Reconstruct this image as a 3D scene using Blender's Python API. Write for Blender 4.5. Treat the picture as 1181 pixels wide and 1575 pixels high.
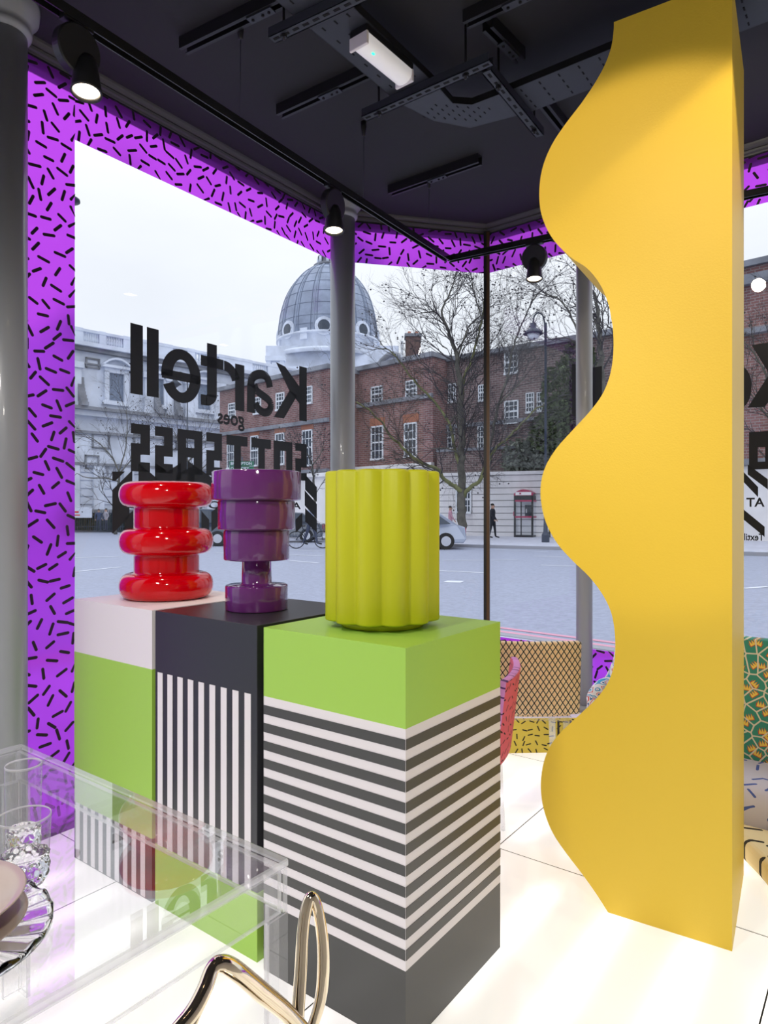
import bpy, bmesh, math, random
from mathutils import Vector, Matrix, Quaternion
random.seed(7)
for o in list(bpy.data.objects): bpy.data.objects.remove(o)
sc = bpy.context.scene; COL = sc.collection
F, CX, CY, HC = 1040.0, 590.5, 787.5, 1.4
# ---------------------------------------------------------------- camera
cd = bpy.data.cameras.new('camera'); cam = bpy.data.objects.new('camera', cd); COL.objects.link(cam)
cam.location = (0, 0, HC); cam.rotation_euler = (math.pi/2, 0, 0)
cd.sensor_fit = 'HORIZONTAL'; cd.sensor_width = 36; cd.lens = 36*F/1181; cd.clip_start = .02; cd.clip_end = 600
sc.camera = cam
# ---------------------------------------------------------------- world, exposure
w = bpy.data.worlds.new('sky'); sc.world = w; w.use_nodes = True
nt = w.node_tree; nt.nodes.clear()
N = nt.nodes.new; L = nt.links.new
tc = N('ShaderNodeTexCoord'); sep = N('ShaderNodeSeparateXYZ'); L(tc.outputs['Generated'], sep.inputs[0])
rp = N('ShaderNodeValToRGB'); L(sep.outputs[2], rp.inputs[0])
rp.color_ramp.elements[0].position = 0.0; rp.color_ramp.elements[0].color = (.84, .91, 1.03, 1)
rp.color_ramp.elements[1].position = 1.0; rp.color_ramp.elements[1].color = (2.1, 2.25, 2.5, 1)   # overcast: brighter towards the zenith
e = rp.color_ramp.elements.new(.25); e.color = (.95, .99, 1.05, 1)
e = rp.color_ramp.elements.new(.45); e.color = (1.12, 1.14, 1.18, 1)
nz = N('ShaderNodeTexNoise'); nz.inputs['Scale'].default_value = 2.2; nz.inputs['Detail'].default_value = 4
mp = N('ShaderNodeMapping'); mp.inputs['Scale'].default_value = (1, 1, 2.5); L(tc.outputs['Generated'], mp.inputs[0]); L(mp.outputs[0], nz.inputs[0])
mr = N('ShaderNodeMapRange'); L(nz.outputs[0], mr.inputs[0]); mr.inputs[1].default_value = .3; mr.inputs[2].default_value = .7
mr.inputs[3].default_value = .93; mr.inputs[4].default_value = 1.05
vm = N('ShaderNodeVectorMath'); vm.operation = 'SCALE'; L(rp.outputs[0], vm.inputs[0]); L(mr.outputs[0], vm.inputs['Scale'])
bg = N('ShaderNodeBackground'); L(vm.outputs[0], bg.inputs[0]); bg.inputs[1].default_value = 1.0
wo = N('ShaderNodeOutputWorld'); L(bg.outputs[0], wo.inputs[0])
vs = sc.view_settings; vs.view_transform = 'Standard'; vs.look = 'None'; vs.gamma = 1; vs.exposure = 0.0; vs.use_curve_mapping = False

# ---------------------------------------------------------------- geometry maths
E1 = Vector((-.8, .6)); E2 = Vector((.6, .8))           # the shop's two main directions (left-away, right-away)
class Plane:                                             # an upright plane: origin, unit direction, outward normal
    def __init__(s, o, d, n=None):
        s.o = Vector(o); s.d = Vector(d).normalized(); s.n = Vector(n) if n else Vector((-s.d.y, s.d.x))
    def t(s, u):
        k = (u-CX)/F
        return (k*s.o.y - s.o.x)/(s.d.x - k*s.d.y)
    def tz(s, u, v):
        t = s.t(u); y = s.o.y + s.d.y*t
        return t, HC + (CY-v)*y/F
    def p(s, t, z, out=0): q = s.o + s.d*t + s.n*out; return Vector((q.x, q.y, z))
    def px(s, u, v, out=0): t, z = s.tz(u, v); return s.p(t, z, out)
def atz(u, v, z):                                        # point seen at (u, v) lying at height z
    y = (z-HC)*F/(CY-v); return Vector(((u-CX)/F*y, y, z))
def aty(u, v, y): return Vector(((u-CX)/F*y, y, HC+(CY-v)*y/F))
W1 = Plane((-1.39, 2.995), (.583, .8125), (-.8125, .583))
W2 = Plane((-.192, 4.494), (.974, .225), (-.225, .974))
W3 = Plane((.712, 4.703), (.777, -.63), (.63, .777))
C1 = Vector((-.325, 4.465)); C2 = Vector((.712, 4.703)); W3E = W3.o + W3.d*4.2
W1S = W1.o + W1.d*(-3.0)
RB = W3E - E2*5.4
_k = ((W1S-RB).dot(Vector((.8125, -.583))))
BL = W1S.copy()
ROOM = [W1S, C1, C2, W3E, RB]
ZC = 3.38

# ---------------------------------------------------------------- mesh builder
class MB:
    def __init__(s): s.v = []; s.f = []; s.m = []; s.uv = None; s.sm = []
    def add(s, vs, fs, mi=0, smooth=False):
        b = len(s.v); s.v += [tuple(q) for q in vs]
        for f in fs: s.f.append([b+i for i in f]); s.m.append(mi); s.sm.append(smooth)
        return s
    def box(s, c, sx, sy, sz, rz=0, mi=0):               # centre of base
        R = Matrix.Rotation(rz, 3, 'Z'); vs = []
        for z in (0, sz):
            for x, y in ((-1, -1), (1, -1), (1, 1), (-1, 1)):
                vs.append(Vector(c) + R @ Vector((x*sx/2, y*sy/2, z)))
        return s.add(vs, [(0,3,2,1),(4,5,6,7),(0,1,5,4),(1,2,6,5),(2,3,7,6),(3,0,4,7)], mi)
    def pbox(s, pl, t0, t1, z0, z1, o0, o1, mi=0):       # box on an upright plane
        vs = [pl.p(t, z, o) for z in (z0, z1) for t, o in ((t0,o0),(t1,o0),(t1,o1),(t0,o1))]
        return s.add(vs, [(0,3,2,1),(4,5,6,7),(0,1,5,4),(1,2,6,5),(2,3,7,6),(3,0,4,7)], mi)
    def prism(s, pts, z0, z1, mi=0):
        n = len(pts); vs = [(p[0], p[1], z0) for p in pts]+[(p[0], p[1], z1) for p in pts]
        return s.add(vs, [tuple(range(n))[::-1], tuple(range(n, 2*n))]+[(i,(i+1)%n,n+(i+1)%n,n+i) for i in range(n)], mi)
    def tube(s, pts, r, n=8, mi=0, cap=True, smooth=True, sq=1.0, up=None):
        pts = [Vector(p) for p in pts]; k = len(pts)
        if not hasattr(r, '__len__'): r = [r]*k
        vs = []; prev = None
        for i, p in enumerate(pts):
            a = pts[max(i-1, 0)]; b = pts[min(i+1, k-1)]; t = (b-a)
            t = t.normalized() if t.length > 1e-9 else Vector((0,0,1))
            if prev is None:
                x = Vector(up) if up else (Vector((1,0,0)) if abs(t.x) < .8 else Vector((0,1,0)))
            else: x = prev
            x = (x - t*x.dot(t)).normalized(); prev = x; y = t.cross(x)
            for j in range(n):
                an = 2*math.pi*j/n; vs.append(p + (x*math.cos(an) + y*math.sin(an)*sq)*r[i])
        fs = [(i*n+j, i*n+(j+1)%n, (i+1)*n+(j+1)%n, (i+1)*n+j) for i in range(k-1) for j in range(n)]
        if cap: fs += [tuple(range(n))[::-1], tuple(range((k-1)*n, k*n))]
        return s.add(vs, fs, mi, smooth)
    def lathe(s, c, prof, n=48, mi=0, smooth=True, cap=True, rad=None):
        c = Vector(c); vs = []
        for r, z in prof:
            for j in range(n):
                a = 2*math.pi*j/n; rr = rad(r, a, z) if rad else r
                vs.append(c + Vector((rr*math.cos(a), rr*math.sin(a), z)))
        k = len(prof)
        fs = [(i*n+j, i*n+(j+1)%n, (i+1)*n+(j+1)%n, (i+1)*n+j) for i in range(k-1) for j in range(n)]
        if cap: fs += [tuple(range(n))[::-1], tuple(range((k-1)*n, k*n))]
        return s.add(vs, fs, mi, smooth)
    def turned(s, c, axis, prof, n=32, mi=0, cap=True, smooth=True):   # lathe about any axis; prof = (radius, distance along axis)
        c = Vector(c); t = Vector(axis).normalized(); x = Vector((1,0,0)) if abs(t.x) < .8 else Vector((0,1,0)); x = (x-t*x.dot(t)).normalized(); y = t.cross(x); vs = []
        for r, h in prof: vs += [c+t*h+(x*math.cos(2*math.pi*j/n)+y*math.sin(2*math.pi*j/n))*r for j in range(n)]
        k = len(prof); fs = [(i*n+j, i*n+(j+1)%n, (i+1)*n+(j+1)%n, (i+1)*n+j) for i in range(k-1) for j in range(n)]
        if cap: fs += [tuple(range(n))[::-1], tuple(range((k-1)*n, k*n))]
        return s.add(vs, fs, mi, smooth)
    def grid(s, fn, nu, nv, mi=0, smooth=True, close=False):
        vs = [fn(i/nu, j/nv) for i in range(nu+1) for j in range(nv+1)]
        return s.add(vs, [(i*(nv+1)+j, (i+1)*(nv+1)+j, (i+1)*(nv+1)+j+1, i*(nv+1)+j+1) for i in range(nu) for j in range(nv)], mi, smooth)
    def build(s, name, mats, parent=None, local=False, bevel=0, seg=2, solid=0, merge=False, recalc=False):
        if not isinstance(mats, (list, tuple)): mats = [mats]
        me = bpy.data.meshes.new(name)
        off = Vector((0,0,0))
        if parent is not None and not local:
            q = parent
            while q: off += Vector(q.location); q = q.parent
        vs = s.v if off.length == 0 else [tuple(Vector(q)-off) for q in s.v]
        me.from_pydata(vs, [], s.f)
        for m in mats: me.materials.append(m)
        me.polygons.foreach_set('material_index', s.m); me.polygons.foreach_set('use_smooth', s.sm)
        if merge or recalc or bevel:
            bm = bmesh.new(); bm.from_mesh(me)
            if merge: bmesh.ops.remove_doubles(bm, verts=bm.verts, dist=1e-5)
            if recalc: bmesh.ops.recalc_face_normals(bm, faces=bm.faces)
            if bevel:
                bmesh.ops.bevel(bm, geom=[e for e in bm.edges if len(e.link_faces)==2 and e.calc_face_angle(0) > .5], offset=bevel, segments=seg, affect='EDGES', profile=.5)
            bm.to_mesh(me); bm.free()
        me.update()
        o = bpy.data.objects.new(name, me); COL.objects.link(o)
        if parent is not None: o.parent = parent
        if solid:
            md = o.modifiers.new('solid', 'SOLIDIFY'); md.thickness = solid; md.offset = 0
        return o
def tag(o, label=None, cat=None, group=None, kind=None):
    if label: o['label'] = label
    if cat: o['category'] = cat
    if group: o['group'] = group
    if kind: o['kind'] = kind
    return o
def empty(name, loc, label, cat, rz=0, group=None):
    o = bpy.data.objects.new(name, None); o.empty_display_size = .1; COL.objects.link(o)
    o.location = loc; o.rotation_euler = (0, 0, rz); return tag(o, label, cat, group)
def setempty(name, loc=(0,0,0)):
    o = bpy.data.objects.new(name, None); o.empty_display_size = .1; COL.objects.link(o); o.location = loc; o['kind'] = 'structure'; return o
def arc(cx, cy, r, a0, a1, n): return [(cx+r*math.cos(a0+(a1-a0)*i/n), cy+r*math.sin(a0+(a1-a0)*i/n)) for i in range(n+1)]
def smooth_path(pts, n=6):                               # Catmull-Rom
    P = [Vector(p) for p in pts]; P = [P[0]*2-P[1]]+P+[P[-1]*2-P[-2]]; out = []
    for i in range(1, len(P)-2):
        for k in range(n):
            t = k/n; a, b, c, d = P[i-1], P[i], P[i+1], P[i+2]
            out.append(.5*((2*b)+(c-a)*t+(2*a-5*b+4*c-d)*t*t+(3*b-a-3*c+d)*t**3))
    out.append(P[-2]); return out

# ---------------------------------------------------------------- materials
def mat(name, col, rough=.5, metal=0, spec=.5, noise=0, nscale=8, coat=0, bump=0, bscale=60, trans=0, ior=1.45, emit=None, es=0):
    m = bpy.data.materials.new(name); m.use_nodes = True; nt = m.node_tree; b = nt.nodes['Principled BSDF']
    b.inputs['Base Color'].default_value = (*col, 1); b.inputs['Roughness'].default_value = rough
    b.inputs['Metallic'].default_value = metal; b.inputs['Specular IOR Level'].default_value = spec
    b.inputs['Coat Weight'].default_value = coat; b.inputs['Coat Roughness'].default_value = .03
    b.inputs['Transmission Weight'].default_value = trans; b.inputs['IOR'].default_value = ior
    if emit: b.inputs['Emission Color'].default_value = (*emit, 1); b.inputs['Emission Strength'].default_value = es
    if noise or bump:
        tc = nt.nodes.new('ShaderNodeTexCoord'); n = nt.nodes.new('ShaderNodeTexNoise'); n.inputs['Scale'].default_value = nscale
        n.inputs['Detail'].default_value = 6; nt.links.new(tc.outputs['Object'], n.inputs[0])
        if noise:
            r = nt.nodes.new('ShaderNodeMapRange'); nt.links.new(n.outputs[0], r.inputs[0]); r.inputs[1].default_value = .3; r.inputs[2].default_value = .7
            r.inputs[3].default_value = 1-noise; r.inputs[4].default_value = 1+noise
            v = nt.nodes.new('ShaderNodeVectorMath'); v.operation = 'SCALE'; v.inputs[0].default_value = col
            nt.links.new(r.outputs[0], v.inputs['Scale']); nt.links.new(v.outputs[0], b.inputs['Base Color'])
        if bump:
            n2 = nt.nodes.new('ShaderNodeTexNoise'); n2.inputs['Scale'].default_value = bscale; nt.links.new(tc.outputs['Object'], n2.inputs[0])
            bp = nt.nodes.new('ShaderNodeBump'); bp.inputs['Strength'].default_value = bump; bp.inputs['Distance'].default_value = .01
            nt.links.new(n2.outputs[0], bp.inputs['Height']); nt.links.new(bp.outputs[0], b.inputs['Normal'])
    return m
class NG:                                                # tiny node helper
    def __init__(s, m): s.nt = m.node_tree; s.b = s.nt.nodes.get('Principled BSDF')
    def n(s, t, **k):
        q = s.nt.nodes.new('ShaderNode'+t)
        for a, b in k.items(): setattr(q, a, b)
        return q
    def l(s, a, b): s.nt.links.new(a, b)
    def m(s, op, a, b=None, c=None):
        q = s.n('Math', operation=op)
        for i, x in enumerate((a, b, c)):
            if x is None: continue
            if isinstance(x, (int, float)): q.inputs[i].default_value = x
            else: s.l(x, q.inputs[i])
        return q.outputs[0]
    def mix(s, fac, a, b):
        q = s.n('Mix', data_type='RGBA')
        if isinstance(fac, (int, float)): q.inputs[0].default_value = fac
        else: s.l(fac, q.inputs[0])
        for i, x in ((6, a), (7, b)):
            if isinstance(x, tuple): q.inputs[i].default_value = (*x, 1)
            else: s.l(x, q.inputs[i])
        return q.outputs[2]
def coords(g, scale, kind='Object', rot=(0,0,0)):
    tc = g.n('TexCoord'); mp = g.n('Mapping'); g.l(tc.outputs[kind], mp.inputs[0])
    mp.inputs['Scale'].default_value = scale if hasattr(scale, '__len__') else (scale,)*3; mp.inputs['Rotation'].default_value = rot
    return mp.outputs[0]
def dash_fac(g, vec, ln=.30, rad=.085, rnd=.55):         # mask of short rounded strokes at random angles (printed pattern)
    vo = g.n('TexVoronoi', voronoi_dimensions='2D'); g.l(vec, vo.inputs['Vector']); vo.inputs['Scale'].default_value = 1; vo.inputs['Randomness'].default_value = rnd
    sub = g.n('VectorMath', operation='SUBTRACT'); g.l(vec, sub.inputs[0]); g.l(vo.outputs['Position'], sub.inputs[1])
    sp = g.n('SeparateXYZ'); g.l(sub.outputs[0], sp.inputs[0]); sc_ = g.n('SeparateColor'); g.l(vo.outputs['Color'], sc_.inputs[0])
    an = g.m('MULTIPLY', sc_.outputs[0], 6.283); c = g.m('COSINE', an); s_ = g.m('SINE', an)
    x = g.m('ADD', g.m('MULTIPLY', sp.outputs[0], c), g.m('MULTIPLY', sp.outputs[1], s_))
    y = g.m('SUBTRACT', g.m('MULTIPLY', sp.outputs[1], c), g.m('MULTIPLY', sp.outputs[0], s_))
    dx = g.m('MAXIMUM', g.m('SUBTRACT', g.m('ABSOLUTE', x), ln), 0)
    d = g.m('SQRT', g.m('ADD', g.m('MULTIPLY', dx, dx), g.m('MULTIPLY', y, y)))
    return g.m('LESS_THAN', d, rad)
def mat_dash(name, bgc, fgc, scale, ln=.30, rad=.085, kind='UV', rough=.8):
    m = mat(name, bgc, rough); g = NG(m); g.l(g.mix(dash_fac(g, coords(g, scale, kind), ln, rad), bgc, fgc), g.b.inputs['Base Color']); return m
def mat_lattice():
    m = mat('lattice_fabric', (.8,.6,.35), .85); g = NG(m); sp = g.n('SeparateXYZ'); g.l(coords(g, 1, 'UV'), sp.inputs[0])
    a = g.m('MULTIPLY', sp.outputs[0], 1/.0265); b = g.m('MULTIPLY', sp.outputs[1], 1/.041)
    f1 = g.m('LESS_THAN', g.m('FRACT', g.m('ADD', a, b)), .21); f2 = g.m('LESS_THAN', g.m('FRACT', g.m('SUBTRACT', a, b)), .21)
    edge = g.m('LESS_THAN', g.m('FRACT', g.m('ADD', g.m('ADD', a, b), .07)), .31); edge2 = g.m('LESS_THAN', g.m('FRACT', g.m('ADD', g.m('SUBTRACT', a, b), .07)), .31)
    c = g.mix(g.m('MAXIMUM', edge, edge2), (.74,.57,.37), (.86,.80,.66)); c = g.mix(g.m('MAXIMUM', f1, f2), c, (.015,.012,.012))
    g.l(c, g.b.inputs['Base Color']); return m
def mat_flame():
    m = mat('green_flame_fabric', (.05,.3,.2), .85); g = NG(m); vec = coords(g, 17, 'UV')
    vo = g.n('TexVoronoi', voronoi_dimensions='2D', feature='DISTANCE_TO_EDGE'); g.l(vec, vo.inputs['Vector']); vo.inputs['Scale'].default_value = 1
    v1 = g.n('TexVoronoi', voronoi_dimensions='2D'); g.l(vec, v1.inputs['Vector']); v1.inputs['Scale'].default_value = 1
    sub = g.n('VectorMath', operation='SUBTRACT'); g.l(vec, sub.inputs[0]); g.l(v1.outputs['Position'], sub.inputs[1]); sp = g.n('SeparateXYZ'); g.l(sub.outputs[0], sp.inputs[0])
    sc_ = g.n('SeparateColor'); g.l(v1.outputs['Color'], sc_.inputs[0]); an = g.m('MULTIPLY', g.m('SUBTRACT', sc_.outputs[0], .5), 1.6); cc = g.m('COSINE', an); ss = g.m('SINE', an)
    x = g.m('ADD', g.m('MULTIPLY', sp.outputs[0], cc), g.m('MULTIPLY', sp.outputs[1], ss)); y = g.m('SUBTRACT', g.m('MULTIPLY', sp.outputs[1], cc), g.m('MULTIPLY', sp.outputs[0], ss))
    tri = g.m('ABSOLUTE', g.m('SUBTRACT', g.m('FRACT', g.m('MULTIPLY', x, 5.5)), .5)); ax = g.m('ABSOLUTE', x)
    def crown(k): return g.m('MULTIPLY', g.m('LESS_THAN', ax, .27+k), g.m('MULTIPLY', g.m('GREATER_THAN', y, -.20-k), g.m('LESS_THAN', y, g.m('MULTIPLY_ADD', tri, .62, -.10+k*1.4))))
    c = g.mix(crown(.055), (.045,.27,.18), (.62,.05,.03)); c = g.mix(crown(0), c, (.85,.62,.10))
    c = g.mix(g.m('LESS_THAN', vo.outputs['Distance'], .055), c, (.72,.65,.48)); g.l(c, g.b.inputs['Base Color']); return m
def mat_swirl():
    m = mat('blue_swirl_fabric', (.8,.8,.8), .85); g = NG(m); vec = coords(g, (14,14,9), 'Object')
    n = g.n('TexNoise'); g.l(vec, n.inputs[0]); n.inputs['Scale'].default_value = .9; n.inputs['Detail'].default_value = 1
    ph = g.m('FRACT', g.m('MULTIPLY', n.outputs[0], 7)); r = g.n('ValToRGB'); r.color_ramp.interpolation = 'CONSTANT'; g.l(ph, r.inputs[0])
    el = r.color_ramp.elements; el[0].color = (.85,.83,.85,1); el[1].position = .42; el[1].color = (.06,.35,.62,1)
    for p, c in ((.62,(.85,.83,.85,1)),(.74,(.03,.12,.35,1)),(.82,(.8,.8,.82,1)),(.90,(.75,.1,.08,1))): q = el.new(p); q.color = c
    g.l(r.outputs[0], g.b.inputs['Base Color']); return m
def mat_brick(name, c1, c2, mortar=(.30,.27,.26), s=1.0):
    m = mat(name, c1, .9); g = NG(m); tc = g.n('TexCoord'); br = g.n('TexBrick'); g.l(tc.outputs['UV'], br.inputs[0])
    br.inputs['Color1'].default_value = (*c1,1); br.inputs['Color2'].default_value = (*c2,1); br.inputs['Mortar'].default_value = (*mortar,1)
    br.inputs['Scale'].default_value = 1; br.inputs['Mortar Size'].default_value = .014; br.inputs['Brick Width'].default_value = .24*s*1.5; br.inputs['Row Height'].default_value = .085*s*1.5
    n = g.n('TexNoise'); g.l(tc.outputs['UV'], n.inputs[0]); n.inputs['Scale'].default_value = .6; n.inputs['Detail'].default_value = 8; n.inputs['Roughness'].default_value = .75
    r = g.n('MapRange'); g.l(n.outputs[0], r.inputs[0]); r.inputs[1].default_value = .3; r.inputs[2].default_value = .7; r.inputs[3].default_value = .6; r.inputs[4].default_value = 1.35
    v = g.n('VectorMath', operation='SCALE'); g.l(br.outputs[0], v.inputs[0]); g.l(r.outputs[0], v.inputs['Scale']); g.l(v.outputs[0], g.b.inputs['Base Color']); return m
def schlick(g, f0, refl=1.0):
    ge = g.n('NewGeometry'); dt = g.n('VectorMath', operation='DOT_PRODUCT'); g.l(ge.outputs['Normal'], dt.inputs[0]); g.l(ge.outputs['Incoming'], dt.inputs[1])
    p = g.m('POWER', g.m('SUBTRACT', 1, g.m('ABSOLUTE', dt.outputs['Value'])), 5)
    return g.m('MULTIPLY', g.m('MULTIPLY_ADD', p, 1-f0, f0), refl)
def mat_clear(name, tint=(1,1,1), f0=.04, refl=1.0, milk=0, rough=0.0):   # thin clear sheet: passes light straight, mirrors by Fresnel
    m = bpy.data.materials.new(name); m.use_nodes = True; nt = m.node_tree; nt.nodes.clear(); g = NG(m)
    t = g.n('BsdfTransparent'); t.inputs[0].default_value = (*tint, 1); gl = g.n('BsdfGlossy'); gl.inputs['Roughness'].default_value = rough
    base = t.outputs[0]
    if milk:
        d = g.n('BsdfDiffuse'); d.inputs[0].default_value = (.95,.96,.98,1); tr = g.n('BsdfTranslucent'); tr.inputs[0].default_value = (.95,.96,.98,1)
        a = g.n('MixShader'); g.l(d.outputs[0], a.inputs[1]); g.l(tr.outputs[0], a.inputs[2]); b = g.n('MixShader'); b.inputs[0].default_value = milk; g.l(base, b.inputs[1]); g.l(a.outputs[0], b.inputs[2]); base = b.outputs[0]
    mx = g.n('MixShader'); g.l(schlick(g, f0, refl), mx.inputs[0]); g.l(base, mx.inputs[1]); g.l(gl.outputs[0], mx.inputs[2])
    o = g.n('OutputMaterial'); g.l(mx.outputs[0], o.inputs[0]); return m
def mat_film(name, col):                                 # coloured frosted window film
    m = bpy.data.materials.new(name); m.use_nodes = True; nt = m.node_tree; nt.nodes.clear(); g = NG(m)
    tr = g.n('BsdfTranslucent'); tr.inputs[0].default_value = (*col, 1)
    rf = g.n('BsdfRefraction'); rf.inputs['Color'].default_value = (*[min(1,c*1.05) for c in col], 1); rf.inputs['Roughness'].default_value = .33; rf.inputs['IOR'].default_value = 1.12
    df = g.n('BsdfDiffuse'); df.inputs[0].default_value = (*col, 1)
    gl = g.n('BsdfGlossy'); gl.inputs['Roughness'].default_value = .08
    a = g.n('MixShader'); a.inputs[0].default_value = .80; g.l(tr.outputs[0], a.inputs[1]); g.l(rf.outputs[0], a.inputs[2])
    b = g.n('MixShader'); b.inputs[0].default_value = .12; g.l(a.outputs[0], b.inputs[1]); g.l(df.outputs[0], b.inputs[2])
    fr = g.n('Fresnel'); fr.inputs[0].default_value = 1.4; c = g.n('MixShader'); g.l(fr.outputs[0], c.inputs[0]); g.l(b.outputs[0], c.inputs[1]); g.l(gl.outputs[0], c.inputs[2])
    o = g.n('OutputMaterial'); g.l(c.outputs[0], o.inputs[0]); return m
def mat_emit(name, col, st):
    m = bpy.data.materials.new(name); m.use_nodes = True; nt = m.node_tree; nt.nodes.clear(); g = NG(m)
    e = g.n('Emission'); e.inputs[0].default_value = (*col, 1); e.inputs[1].default_value = st; o = g.n('OutputMaterial'); g.l(e.outputs[0], o.inputs[0]); return m

M = {}
M['ceiling'] = mat('ceiling_paint', (.016,.016,.0185), .75, noise=.08, nscale=2)
M['cornice'] = mat('cornice_paint', (.060,.058,.062), .5)
M['black_metal'] = mat('black_metal', (.012,.012,.014), .4)
M['track'] = mat('track_black', (.010,.010,.011), .25, spec=.7)
M['slot_grey'] = mat('painted_steel', (.030,.034,.045), .45)
M['hole'] = mat('slot_dark', (.003,.003,.004), .9)
M['post'] = mat('post_paint', (.27,.28,.30), .36, coat=.2)
M['wall'] = mat('wall_paint', (.55,.54,.52), .7)
M['vinyl'] = mat('black_vinyl', (.008,.009,.012), .5)
M['glass'] = mat_clear('window_glass', (.975,.985,1.0), .04, .45)
M['film'] = mat_film('purple_film', (.64,.085,.93))
M['print'] = mat('film_print', (.020,.008,.022), .6)
M['white'] = mat('white_laminate', (.80,.76,.77), .38)
M['green'] = mat('green_laminate', (.37,.63,.09), .36, spec=.5)
M['black'] = mat('black_laminate', (.022,.023,.026), .34, spec=.6)
M['dark'] = mat('charcoal_print', (.060,.060,.058), .36)
M['yellow'] = mat('yellow_paint', (.86,.59,.048), .48, bump=.05, bscale=160)
M['red'] = mat('red_gloss', (.60,.0,.004), .12, spec=.15, coat=.7)
M['purple'] = mat('purple_gloss', (.125,.020,.150), .08, coat=.8)
M['lime'] = mat('lime_matt', (.52,.53,.010), .45)
M['acrylic'] = mat_clear('clear_acrylic', (.985,.985,.99), .045, 1.0, .03)
M['leg_clear'] = mat_clear('clear_chair_leg', (.90,.90,.92), .12, 1.0, .08)
M['edge'] = mat_clear('painted_edge_glow', (.97,.97,.98), .10, 1.0, .42)  # milky white put in to imitate the glow of light at acrylic edges
M['crystal'] = mat('crystal_glass', (1,1,1), .0, trans=1, ior=1.46)
M['gold'] = mat('gold_metal', (.88,.75,.55), .10, metal=1)
M['beige'] = mat('beige_porcelain', (.50,.40,.35), .25, coat=.4)
M['pink'] = mat_dash('pink_dash_fabric', (.72,.13,.20), (.02,.015,.02), 24, .27, .075)
M['pinkedge'] = mat_dash('violet_dash_fabric', (.66,.28,.66), (.10,.03,.16), 30, .27, .09)
M['lattice'] = mat_lattice()
M['flame'] = mat_flame(); M['swirl'] = mat_swirl()
M['ydash'] = mat_dash('yellow_dash_panel', (.80,.62,.09), (.02,.018,.015), 24, .30, .085)
M['lilac'] = mat_dash('lilac_dash_fabric', (.62,.60,.72), (.07,.12,.42), 13, .32, .075)
M['cream'] = mat_dash('cream_dash_fabric', (.85,.72,.42), (.03,.025,.015), 11, .32, .085)
M['lens'] = mat_emit('lamp_lens', (1,.80,.55), 14)
M['diffuser'] = mat('lamp_diffuser', (.75,.74,.74), .25, emit=(1,.98,.97), es=.28)
M['led'] = mat_emit('green_led', (.05,1,.5), 2.0)
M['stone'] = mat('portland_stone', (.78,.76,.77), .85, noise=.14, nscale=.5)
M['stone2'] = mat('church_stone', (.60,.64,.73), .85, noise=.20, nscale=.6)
M['stoned'] = mat('stained_stone', (.22,.23,.26), .9, noise=.4, nscale=.8)
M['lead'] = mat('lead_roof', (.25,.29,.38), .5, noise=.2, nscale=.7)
M['leadd'] = mat('lead_seam', (.13,.16,.22), .5)
M['brick'] = mat_brick('red_brick', (.19,.088,.088), (.27,.135,.13))
M['brickd'] = mat_brick('dark_brick', (.13,.088,.092), (.20,.13,.13))
M['brickarch'] = mat('brick_arch', (.36,.15,.10), .9)
M['winwhite'] = mat('sash_white', (.75,.78,.82), .5)
M['winglass'] = mat('far_glass', (.05,.065,.09), .18, spec=.5)
M['road'] = mat('asphalt', (.29,.31,.395), .55, noise=.14, nscale=14, bump=.3, bscale=60)
M['pave'] = mat('pavement', (.45,.46,.54), .7, noise=.12, nscale=3)
M['kerb'] = mat('kerb_stone', (.30,.30,.33), .7)
M['line'] = mat('road_paint', (.62,.64,.70), .7)
M['redline'] = mat('red_route_paint', (.62,.30,.38), .7)
M['bark'] = mat('bark', (.105,.10,.085), .95, noise=.4, nscale=3)
M['moss'] = mat('mossy_bark', (.15,.155,.07), .95, noise=.5, nscale=2)
M['twig'] = mat('twig_bark', (.055,.05,.055), .95)
M['leaf'] = mat('ivy_leaf', (.10,.13,.06), .6, noise=.4, nscale=3)
M['leafd'] = mat('dark_hedge', (.035,.05,.045), .8, noise=.4, nscale=3)
M['lampblue'] = mat('lamp_paint', (.035,.045,.07), .4)
M['skin'] = mat('skin', (.45,.27,.20), .6)
M['hair'] = mat('dark_hair', (.02,.015,.012), .6)
M['signgreen'] = mat('sign_green', (.01,.13,.07), .5)
M['tyre'] = mat('tyre', (.012,.012,.013), .8)
M['chrome'] = mat('chrome', (.7,.7,.72), .15, metal=1)

# emissive floor panels: fluorescent tubes glow through milky glass
m = mat('backlit_floor', (.70,.69,.66), .12, spec=.5); g = NG(m); vec = coords(g, 1, 'Object')
dt = g.n('VectorMath', operation='DOT_PRODUCT'); g.l(vec, dt.inputs[0]); dt.inputs[1].default_value = (.8, -.6, 0)
da = g.n('VectorMath', operation='DOT_PRODUCT'); g.l(vec, da.inputs[0]); da.inputs[1].default_value = (.6, .8, 0)
ph = g.m('MULTIPLY', g.m('ADD', dt.outputs['Value'], 1.318+.085), 2*math.pi/.2575)
s1 = g.m('POWER', g.m('MULTIPLY_ADD', g.m('COSINE', ph), -.5, .5), 2.2)
pa = g.m('ABSOLUTE', g.m('SUBTRACT', g.m('FRACT', g.m('DIVIDE', g.m('SUBTRACT', da.outputs['Value'], 2.54), 1.03)), .5))
en = g.n('MapRange', interpolation_type='SMOOTHSTEP'); g.l(pa, en.inputs[0]); en.inputs[1].default_value = .28; en.inputs[2].default_value = .46; en.inputs[3].default_value = 1; en.inputs[4].default_value = 0
st = g.m('MULTIPLY_ADD', g.m('MULTIPLY', s1, en.outputs[0]), .50, .56)
g.b.inputs['Emission Color'].default_value = (1, .985, .95, 1); g.l(st, g.b.inputs['Emission Strength']); M['floor'] = m
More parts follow.
